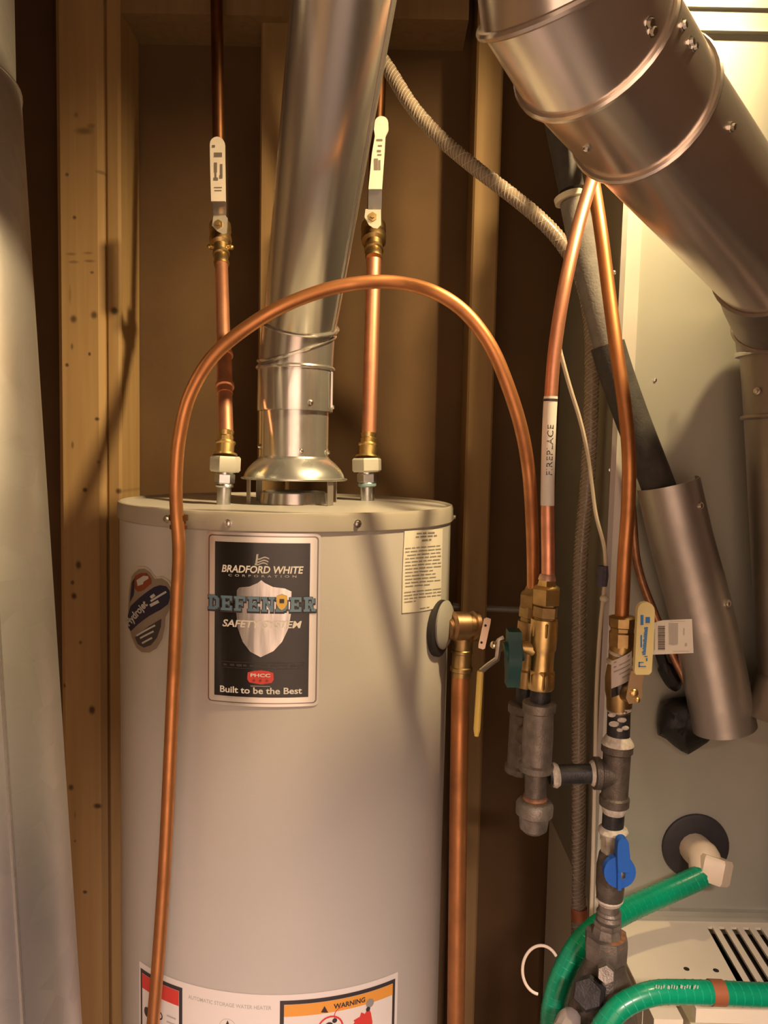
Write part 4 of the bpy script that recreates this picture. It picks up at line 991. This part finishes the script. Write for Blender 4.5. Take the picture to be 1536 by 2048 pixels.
# top shelf built around its slots
s0 = PZ(1412, 1853, FZ); s1 = PZ(1500, 1990, FZ)
tp = MB().box((fx0, FYF, FZ - .004), (s0.x, CY + .02, FZ))
obj('shelf', tp, FURN, fur)
ya, yb_ = PZ(1440, 1965, FZ).y, s0.y
m = MB().box((s0.x, yb_, FZ - .004), (CXR, CY + .02, FZ)).box((s0.x, FYF, FZ - .004), (CXR, ya, FZ)); obj('shelf_edge', m, FURN, fur)
obj('slot_shade_sheet', MB().box((s0.x, ya, FZ - .014), (CXR, yb_, FZ - .012)), DARK, fur)  # near-black sheet under the slats, standing in for shade in the slots
pit = P(1446, 1853, CY).x - P(1412, 1853, CY).x
pit = PZ(1436, 1853, FZ).x - PZ(1412, 1853, FZ).x
k = 0
lm = None
# slats lie askew, running back to front towards the right
skew = PZ(1468, 1955, FZ).x - PZ(1412, 1853, FZ).x
x = s0.x - .0
tri = MB().prism([Vector((s0.x - .0, yb_, FZ - .004)), Vector((s0.x, yb_, FZ - .004)) + Vector((.001, 0, 0)), Vector((s0.x + skew, ya, FZ - .004)), Vector((s0.x, ya, FZ - .004))], Vector((0, 0, .004)))
obj('shelf_corner', tri, FURN, fur)
for k in range(14):
    x0_ = s0.x + pit * .50 + k * pit
    if x0_ + skew > CXR: break
    wdt = pit * .5
    sm = MB().prism([Vector((x0_, yb_, FZ - .004)), Vector((x0_ + wdt, yb_, FZ - .004)), Vector((x0_ + wdt + skew, ya, FZ - .004)), Vector((x0_ + skew, ya, FZ - .004))], Vector((0, 0, .004)))
    obj('slat', sm, FURN, fur)
for px, py in ((1373, 1938), (1432, 1941)):
    obj('screw_hole', MB().lathe(PZ(px, py, FZ) + Vector((0, 0, -.001)), (0, 0, 1), [(0, .0042), (.0014, .0042)], 12), DARK, fur)
# front panel with raised lip
lx = P(1372, 2020, .985).x
obj('front_panel', MB().box((lx, .955, 0.05), (CXR, FYF + .008, P(1400, 2030, .985).z)), FURN, fur)
obj('panel_lip', MB().box((lx - .004, .945, P(1400, 2040, .95).z), (CXR, .958, P(1400, 2012, .95).z)), FURN, fur)
bx0, bx1 = P(1295, 2020, 1.0).x, P(1352, 2020, 1.0).x
bkz = P(1320, 2012, 1.0).z
obj('bracket', MB().box((bx0, .975, bkz - .05), (bx1, FYF + .006, bkz)), FURN, fur)
obj('bracket_recess', MB().box((P(1318, 2040, .97).x, .972, bkz - .07), (P(1350, 2040, .97).x, .976, bkz - .018)), G_DULL, fur)

# ================================================================== CONDENSATE FITTING AND GREEN HOSES
gc = P(1390, 1692, CY)
gr = obj('rubber_grommet', MB().lathe(gc + Vector((0, .0, 0)), (0, -1, 0), [(0, .054), (.004, .0535), (.006, .050), (.006, .022), (.004, .020)], 40), RUBBER)
gr['label'] = 'round black rubber disc on the cabinet around the drain outlet'; gr['category'] = 'grommet'
el = thing('drain_elbow', 'cream plastic drain elbow poking out of the black disc', 'pipe fitting', P(1410, 1745, 1.15))
e0 = P(1388, 1695, CY - .004); e1 = P(1408, 1715, 1.16); e2 = P(1412, 1745, 1.145)
obj('elbow', MB().tube(spline([e0, e0.lerp(e1, .6), e1, e1.lerp(e2, .55), e2], 5), .0245, 16), PVC, el)
hx = MB(); hexnut(hx, P(1428, 1712, 1.15), P(1420, 1752, 1.142) - P(1428, 1712, 1.15), .038, .029, .3); obj('hex_collar', hx, PVC, el)
obj('barb', MB().cyl(P(1420, 1738, 1.145), P(1398, 1760, 1.135), .0125), PVC, el)
def hose(pts, r, lbl, grp='green drain hoses', ribs=True):
    sp = spline(pts, 12); t = thing('drain_hose', lbl, 'hose', sp[0] if sp[0].z < sp[-1].z else sp[-1], grp)
    obj('tube', MB().tube(sp, r, 18), GREEN, t)
    if ribs:
        # reinforcing helix standing just proud of the skin
        L = [0]
        for i in range(1, len(sp)): L.append(L[-1] + (sp[i] - sp[i - 1]).length)
        n = int(L[-1] / .0009); hp_ = []
        e = Vector((0, 0, 1)); last = None
        j = 0
        for i in range(n):
            s = L[-1] * i / n
            while j < len(L) - 2 and L[j + 1] < s: j += 1
            f = (s - L[j]) / max(L[j + 1] - L[j], 1e-6); c = sp[j].lerp(sp[j + 1], f); T = (sp[j + 1] - sp[j]).normalized()
            e = (e - T * e.dot(T)); e = e.normalized() if e.length > 1e-4 else Vector((1, 0, 0)); g = T.cross(e)
            a = s / .0055 * 2 * math.pi / 1.0 * .5
            hp_.append(c + (e * math.cos(a) + g * math.sin(a)) * (r - .0002))
        obj('spiral_rib', MB().tube(hp_, .0008, 4), GREENR, t)
    return t
h1 = pix([(1418, 1742, 1.14), (1396, 1756, 1.135), (1330, 1786, 1.12), (1255, 1820, 1.09), (1200, 1852, 1.06), (1160, 1890, 1.045), (1128, 1945, 1.04), (1110, 2000, 1.04), (1103, 2060, 1.04), (1100, 2200, 1.04)])
hose(h1, .0168, 'green ribbed hose from the drain elbow passing behind the gas pipe')
h2 = pix([(2150, 2500, .93), (2080, 2120, .93), (1900, 2000, .93), (1700, 1990, .93), (1536, 1990, .925), (1440, 1986, .92), (1370, 1984, .915), (1310, 1986, .91), (1258, 2004, .905), (1222, 2034, .90), (1195, 2080, .90), (1170, 2180, .90)])
t2 = hose(h2, .0140, 'green hose with a copper-coloured band crossing the furnace front')
ba, bb = P(1419, 1985, .9195), P(1446, 1986, .9205); obj('hose_band', MB().lathe(ba, bb - ba, [(0, .0141), (.0003, .0152), ((bb - ba).length, .0152), ((bb - ba).length, .0141)], 24, caps=False), BAND, t2)
pm = MB()
for k in range(17):
    x = 1312 + k * 5.2 + (3 if k % 5 == 4 else 0); c = P(x, 1976, .918 - .0138)
    pm.obox(P(x, 1973 + (k % 3), .9015), (rp(2.6, .9), 0, 0), (0, .0006, 0), (rp(1.0, .9), 0, rp(6.5, .9)))
obj('hose_print', pm, mat('hose_white', (0.45, 0.62, 0.50), 0.5), t2)

# ================================================================== REFRIGERANT LINES
sl_t = thing('suction_line', 'dark foam insulated pipe slanting down behind the copper tubes', 'insulated pipe', P(1345, 990, 1.155))
sp = spline(pix([(1065, -260, 1.26), (1085, 60, 1.20), (1110, 220, 1.17), (1135, 340, 1.15), (1172, 520, 1.14), (1215, 690, 1.14), (1258, 820, 1.14), (1312, 960, 1.145), (1330, 1010, 1.15)]), 8)
cutz = P(1172, 520, 1.14).z
obj('foam_sleeve', MB().tube([q for q in sp if q.z > P(1140, 398, 1.15).z], .0185, 18), FOAM, sl_t)
obj('foam_sleeve', MB().tube([q for q in sp if q.z <= P(1140, 392, 1.15).z and q.z > P(1215, 700, 1.15).z], .0200, 18), FOAML, sl_t)
obj('foam_sleeve', MB().tube([q for q in sp if q.z <= P(1213, 680, 1.15).z], .0245, 20), FOAM, sl_t)
q0, q1 = P(1140, 402, 1.147), P(1137, 391, 1.148); obj('tape_wrap', MB().lathe(q0, q1 - q0, [(0, .0195), (0, .0215), ((q1 - q0).length, .0215), ((q1 - q0).length, .0195)], 20), TAPE, sl_t)
# sheet metal line cover
lc = spline(pix([(1336, 966, 1.150), (1362, 1080, 1.150), (1395, 1200, 1.150), (1425, 1330, 1.150), (1448, 1455, 1.150)]), 6)
n = len(lc); 
def openshell(pts, r0, r1, th, a0=-200, a1=20, k=26):
    vs = []; fs = []; n = len(pts)
    for side, o in ((0, 0), (1, -th)):
        for i in range(n):
            T = (pts[min(i + 1, n - 1)] - pts[max(i - 1, 0)]).normalized(); ex = Vector((1, 0, 0)); ex = (ex - T * ex.dot(T)).normalized(); ey = T.cross(ex)
            if ey.y > 0: ey = -ey
            r = r0 + (r1 - r0) * i / (n - 1) + o
            for j in range(k + 1):
                a = R(a0 + (a1 - a0) * j / k); vs.append(pts[i] + ex * (r * math.cos(a)) - ey * (r * math.sin(a)) )
    K = k + 1; off = n * K
    for i in range(n - 1):
        for j in range(k):
            fs.append((i * K + j, i * K + j + 1, (i + 1) * K + j + 1, (i + 1) * K + j)); fs.append((off + i * K + j, off + (i + 1) * K + j, off + (i + 1) * K + j + 1, off + i * K + j + 1))
    for i in (0, n - 1):
        for j in range(k): fs.append((i * K + j, i * K + j + 1, off + i * K + j + 1, off + i * K + j))
    return MB().add(vs, fs)
lcv = thing('line_cover', 'curved grey sheet metal cover over the refrigerant line', 'metal cover', lc[-1])
obj('shell', openshell(lc, .0455, .0470, .0012, -190, 10), G_DULL, lcv)
for px, py in ((1401, 1011), (1456, 1207)):
    screw(lcv, P(px, py, 1.112), (.4, -1, 0), .0042)
ll = spline(pix([(1228, 640, 1.165), (1262, 1000, 1.165), (1275, 1130, 1.165), (1310, 1230, 1.165), (1345, 1310, 1.163), (1378, 1375, 1.160), (1402, 1420, 1.16), (1425, 1470, 1.18)]), 8)
lq = thing('liquid_line', 'thin copper refrigerant line entering the black foam lump', 'copper pipe', ll[-1])
obj('tube', MB().tube(ll, .0065, 12), mat('weathered_copper', (0.48, 0.24, 0.13), 0.4, 0.9, var=0.4, vscale=60), lq)
obj('foam_remnant', MB().tube([q for q in spline(pix([(1318, 1300, 1.172), (1330, 1335, 1.172), (1345, 1362, 1.172), (1356, 1368, 1.175)]), 5)], [.008] * 5 + [.012] * 8 + [.013, .010, .004], 10), FOAMB, lq)
# ragged foam plug
fmx = MB(); c = P(1370, 1452, 1.185); random.seed(11)
outl = [(1318, 1428), (1322, 1405), (1345, 1395), (1375, 1393), (1392, 1400), (1410, 1420), (1428, 1445), (1432, 1466), (1415, 1485), (1395, 1498), (1377, 1509), (1362, 1502), (1348, 1492), (1332, 1478), (1316, 1470), (1314, 1450)]
rows = [(1.0, 1.198), (1.0, 1.186), (.92, 1.172), (.72, 1.160), (.45, 1.153), (.15, 1.151)]
vs = []; fs = []
for k, (s, Y) in enumerate(rows):
    for x, y in outl:
        j = 1 + random.uniform(-.05, .05) * (k > 1); vs.append(P(1372 + (x - 1372) * s * j, 1452 + (y - 1452) * s * j, Y + random.uniform(-.003, .003) * (k > 1)))
no = len(outl)
for k in range(len(rows) - 1):
    for i in range(no): fs.append((k * no + i, k * no + (i + 1) % no, (k + 1) * no + (i + 1) % no, (k + 1) * no + i))
fs.append(tuple((len(rows) - 1) * no + i for i in range(no)))
tag(obj('foam_plug', MB().add(vs, fs), FOAMB), 'ragged lump of black foam sealing the pipe hole in the cabinet', 'foam')

# ================================================================== CLEAR BRAIDED HOSE, WIRES
hp1 = [(600, -240, 1.46), (700, 20, 1.40), (775, 135, 1.37), (826, 215, 1.35), (885, 280, 1.33), (950, 335, 1.31), (1020, 388, 1.29), (1082, 440, 1.275), (1128, 492, 1.27), (1164, 560, 1.27), (1182, 650, 1.27), (1184, 760, 1.27), (1176, 950, 1.27), (1160, 1150, 1.27), (1158, 1500, 1.27), (1158, 1760, 1.27), (1156, 1880, 1.27), (1156, 2200, 1.27)]
bp = spline(pix(hp1), 10)
bh_ = thing('braided_hose', 'clear braided vinyl hose sagging from the vent and dropping beside the cabinet', 'hose', bp[-1])
obj('tube', MB().tube(bp, .0115, 16), VINYL, bh_)
def helix(pts, r, pitch, ph, sgn):
    L = [0]
    for i in range(1, len(pts)): L.append(L[-1] + (pts[i] - pts[i - 1]).length)
    n = int(L[-1] / .0022); out = []; j = 0; e = Vector((1, 0, 0))
    for i in range(n):
        s = L[-1] * i / n
        while j < len(L) - 2 and L[j + 1] < s: j += 1
        c = pts[j].lerp(pts[j + 1], (s - L[j]) / max(L[j + 1] - L[j], 1e-6)); T = (pts[j + 1] - pts[j]).normalized()
        e = (e - T * e.dot(T)).normalized(); g = T.cross(e); a = ph + sgn * s / pitch * 2 * math.pi
        out.append(c + (e * math.cos(a) + g * math.sin(a)) * r)
    return out
bm = MB()
for k in range(6):
    bm.tube(helix(bp, .0115, .040, k * math.pi / 3, 1), .0008, 4)
for k in range(2):
    bm.tube(helix(bp, .0115, .040, k * math.pi, -1), .0006, 4)
obj('braid', bm, BRAID, bh_)
qa, qb = P(1158, 1838, 1.27), P(1158, 1814, 1.27); obj('hose_clamp', MB().lathe(qa, qb - qa, [(0, .0115), (0, .0135), ((qb - qa).length, .0135), ((qb - qa).length, .0115)], 18), BAND, bh_)
wp = spline(pix([(1112, 660, 1.10), (1121, 705, 1.11), (1140, 775, 1.13), (1160, 840, 1.15), (1176, 910, 1.165), (1184, 970, 1.17), (1192, 1030, 1.175), (1208, 1092, 1.18), (1211, 1140, 1.18), (1207, 1190, 1.18), (1200, 1260, 1.18), (1193, 1380, 1.18), (1190, 1520, 1.18), (1186, 1700, 1.18), (1180, 1900, 1.18), (1178, 2100, 1.18)]), 6)
wr_ = thing('thermostat_wire', 'thin cream wire curving down along the cabinet corner', 'wire', wp[-1])
obj('wire', MB().tube(wp, .0030, 8), WIRE, wr_)
obj('wire_splice', MB().sphere(P(1208, 1197, 1.178), .0062, 10, 6, (1.15, 1, .9)), TAPE, wr_)
obj('tape_patch', MB().tube(pix([(1206, 1132, 1.176), (1205, 1152, 1.176), (1204, 1172, 1.176)]), [.008, .0095, .008], 10), PURPLE, wr_)
lp = [P(1082 + 37 * math.cos(R(a)), 1940 - 49 * math.sin(R(a)), 1.02 + .01 * math.sin(R(a))) for a in range(35, 262, 9)]
tag(obj('wire_loop', MB().tube(lp, .0021, 8), mat('loop_wire', (0.80, 0.68, 0.56), 0.4)), 'loose white wire looping out beside the green hose', 'wire')

# ================================================================== BIG FLUE AT THE UPPER RIGHT
FR = .0637
A0 = P(1108, -300, .565); A1 = P(1133, -22, .585); A2 = P(1184, 80, .618); A3 = P(1284, 214, .688); A4 = P(1537, 524, .93)
flue = thing('furnace_flue', 'large bright galvanized flue slanting across the upper right corner', 'flue pipe', A4)
d0 = (A1 - A0).normalized(); d1 = (A2 - A1).normalized(); d2 = (A3 - A2).normalized(); d3 = (A4 - A3).normalized()
n1_ = (d0 + d1).normalized(); n2_ = (d1 + d2).normalized(); n3_ = (d2 + d3).normalized()
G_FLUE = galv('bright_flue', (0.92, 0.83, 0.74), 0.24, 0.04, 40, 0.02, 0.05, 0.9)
obj('flue_section', mitre([(A0, d0, FR, d0), (A1, d0, FR, n1_)]), G_FLUE, flue)
obj('elbow_gore', mitre([(A1, d1, FR, n1_), (A2, d1, FR, n2_)]), G_FLUE, flue)
obj('elbow_gore', mitre([(A2, d2, FR, n2_), (A3, d2, FR, n3_)]), G_FLUE, flue)
obj('flue_section', mitre([(A3, d3, FR * .985, n3_), (A4, d3, FR * .985, d3)]), G_FLUE, flue)
for (p, d, nn_) in ((A1, d1, n1_), (A2, d2, n2_), (A3, d3, n3_)):
    obj('bead', MB().tube(ring(p, d, FR + .0012, nn_), .0034, 8, closed=True), G_FLUE, flue)
def onflue(px, py, p, d, r):
    dd = ray(px, py).normalized(); o = CAM - p; a = dd - d * dd.dot(d); b = o - d * o.dot(d)
    A_ = a.dot(a); B_ = 2 * a.dot(b); C_ = b.dot(b) - r * r; D_ = B_ * B_ - 4 * A_ * C_
    t = (-B_ - math.sqrt(max(D_, 0))) / (2 * A_); q = CAM + dd * t; nrm = (q - p) - d * (q - p).dot(d); return q, nrm
for px, py, p, d in ((1299, 45, A1, d1), (1305, 62, A1, d1), (1381, 84, A2, d2), (1388, 92, A2, d2), (1464, 254, A3, d3), (1175, 296, A2, d2), (1366, 50, A2, d2)):
    q, nr = onflue(px, py, p, d, FR); screw(flue, q, nr, .0032)
# reducer, short elbow and drop to the furnace
A5 = P(1562, 640, 1.08); A6 = P(1566, 700, 1.115); A7 = P(1600, 1420, 1.12)
d4 = (A5 - A4).normalized(); d5 = (A7 - A6).normalized()
n4 = (d3 + d4).normalized(); n5 = (d4 + d5).normalized()
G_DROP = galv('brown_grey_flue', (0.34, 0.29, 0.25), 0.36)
drop = thing('flue_drop', 'narrow grey flue drop at the right edge below the slanting flue', 'flue pipe', A7)
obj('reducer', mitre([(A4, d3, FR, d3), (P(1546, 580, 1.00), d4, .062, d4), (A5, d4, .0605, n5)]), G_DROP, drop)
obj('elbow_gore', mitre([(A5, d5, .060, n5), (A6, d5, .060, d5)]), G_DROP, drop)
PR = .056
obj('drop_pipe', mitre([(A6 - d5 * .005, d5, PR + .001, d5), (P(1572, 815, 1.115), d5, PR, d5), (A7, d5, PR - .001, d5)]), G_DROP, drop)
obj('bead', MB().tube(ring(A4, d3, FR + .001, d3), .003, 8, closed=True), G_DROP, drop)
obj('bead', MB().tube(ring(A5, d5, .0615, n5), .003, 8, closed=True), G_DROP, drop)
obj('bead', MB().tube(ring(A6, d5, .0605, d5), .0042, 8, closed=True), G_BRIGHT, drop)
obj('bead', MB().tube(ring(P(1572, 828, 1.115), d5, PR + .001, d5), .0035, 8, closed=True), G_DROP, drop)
for px, py in ((1514, 782), (1480, 652), (1455, 606)):
    q, nr = onflue(px, py, A6 if py > 700 else A5, d5, .060); screw(drop, q, nr, .0038)
# draft inducer housing that the drop stands on
ix = P(1548, 1700, 1.19).x
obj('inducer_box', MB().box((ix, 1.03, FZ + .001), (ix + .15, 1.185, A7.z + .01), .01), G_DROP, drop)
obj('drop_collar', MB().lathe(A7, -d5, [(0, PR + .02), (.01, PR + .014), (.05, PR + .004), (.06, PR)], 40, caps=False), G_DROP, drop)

# ================================================================== DUCT AT THE LEFT EDGE
LD = .105
def lp_(px, py, Y): return P(px, py, Y)
E0 = P(28, -60, .95); E1 = P(33, 185, .93); E2 = P(158, 2100, .80)
ld = thing('round_duct', 'dull galvanized round duct along the left edge of the picture', 'duct', E2 + Vector((-LD, 0, 0)))
o = Vector((-LD, -.01, 0))
du = (E0 - E1).normalized(); dl_ = (E2 - E1).normalized()
obj('duct_section', MB().lathe(E1 + o - Vector((.003, 0, 0)), du, [(-.02, LD - .003), (.9, LD - .003)], 64, caps=False), G_DUCT, ld)
obj('duct_section', MB().lathe(E1 + o, dl_, [(0, LD), (.2, LD), (.9, LD), (1.35, LD)], 64, caps=False), G_DUCT, ld)
obj('hem', MB().tube(ring(E1 + o, dl_, LD, dl_, 56), .0016, 6, closed=True), G_DUCT, ld)
# long standing seam near the right edge
a = R(38); 
sx = Vector((1, 0, 0)); sx = (sx - dl_ * sx.dot(dl_)).normalized(); sy = dl_.cross(sx); sy = sy if sy.y < 0 else -sy
sdir = sx * math.cos(a) + sy * math.sin(a)
obj('seam', MB().tube([E1 + o + dl_ * (.30 + 1.0 * i / 10) + sdir * LD for i in range(11)], .0022, 6), G_BRIGHT, ld)

# ================================================================== LAMPS
lb_ = thing('clamp_lamp', 'small reflector lamp clamped up between the ceiling joists above the furnace', 'lamp', BULB)
bk = BULB - BAIM * .085
obj('bulb', MB().lathe(bk, BAIM, [(-.02, .012), (0, .014), (.008, .020), (.018, .022), (.026, .016), (.030, .003)], 20), LAMPG, lb_)
obj('reflector', MB().lathe(bk, BAIM, [(-.015, .016), (.0, .028), (.025, .052), (.075, .075), (.074, .073), (.024, .050), (.0, .026)], 32, caps=False), G_DULL, lb_)
obj('clamp_arm', MB().tube([bk - BAIM * .015, bk - BAIM * .05, Vector((.860, BULB.y, 2.63))], .008, 10), IRON, lb_)
hlamp = thing('hall_lamp', 'round ceiling lamp in the hall behind the doorway', 'lamp', HALL)
obj('lamp_base', MB().lathe((HALL.x, HALL.y, CEIL), (0, 0, -1), [(0, .06), (.29, .06), (.295, .19), (.34, .19)], 32), CERAM, hlamp)
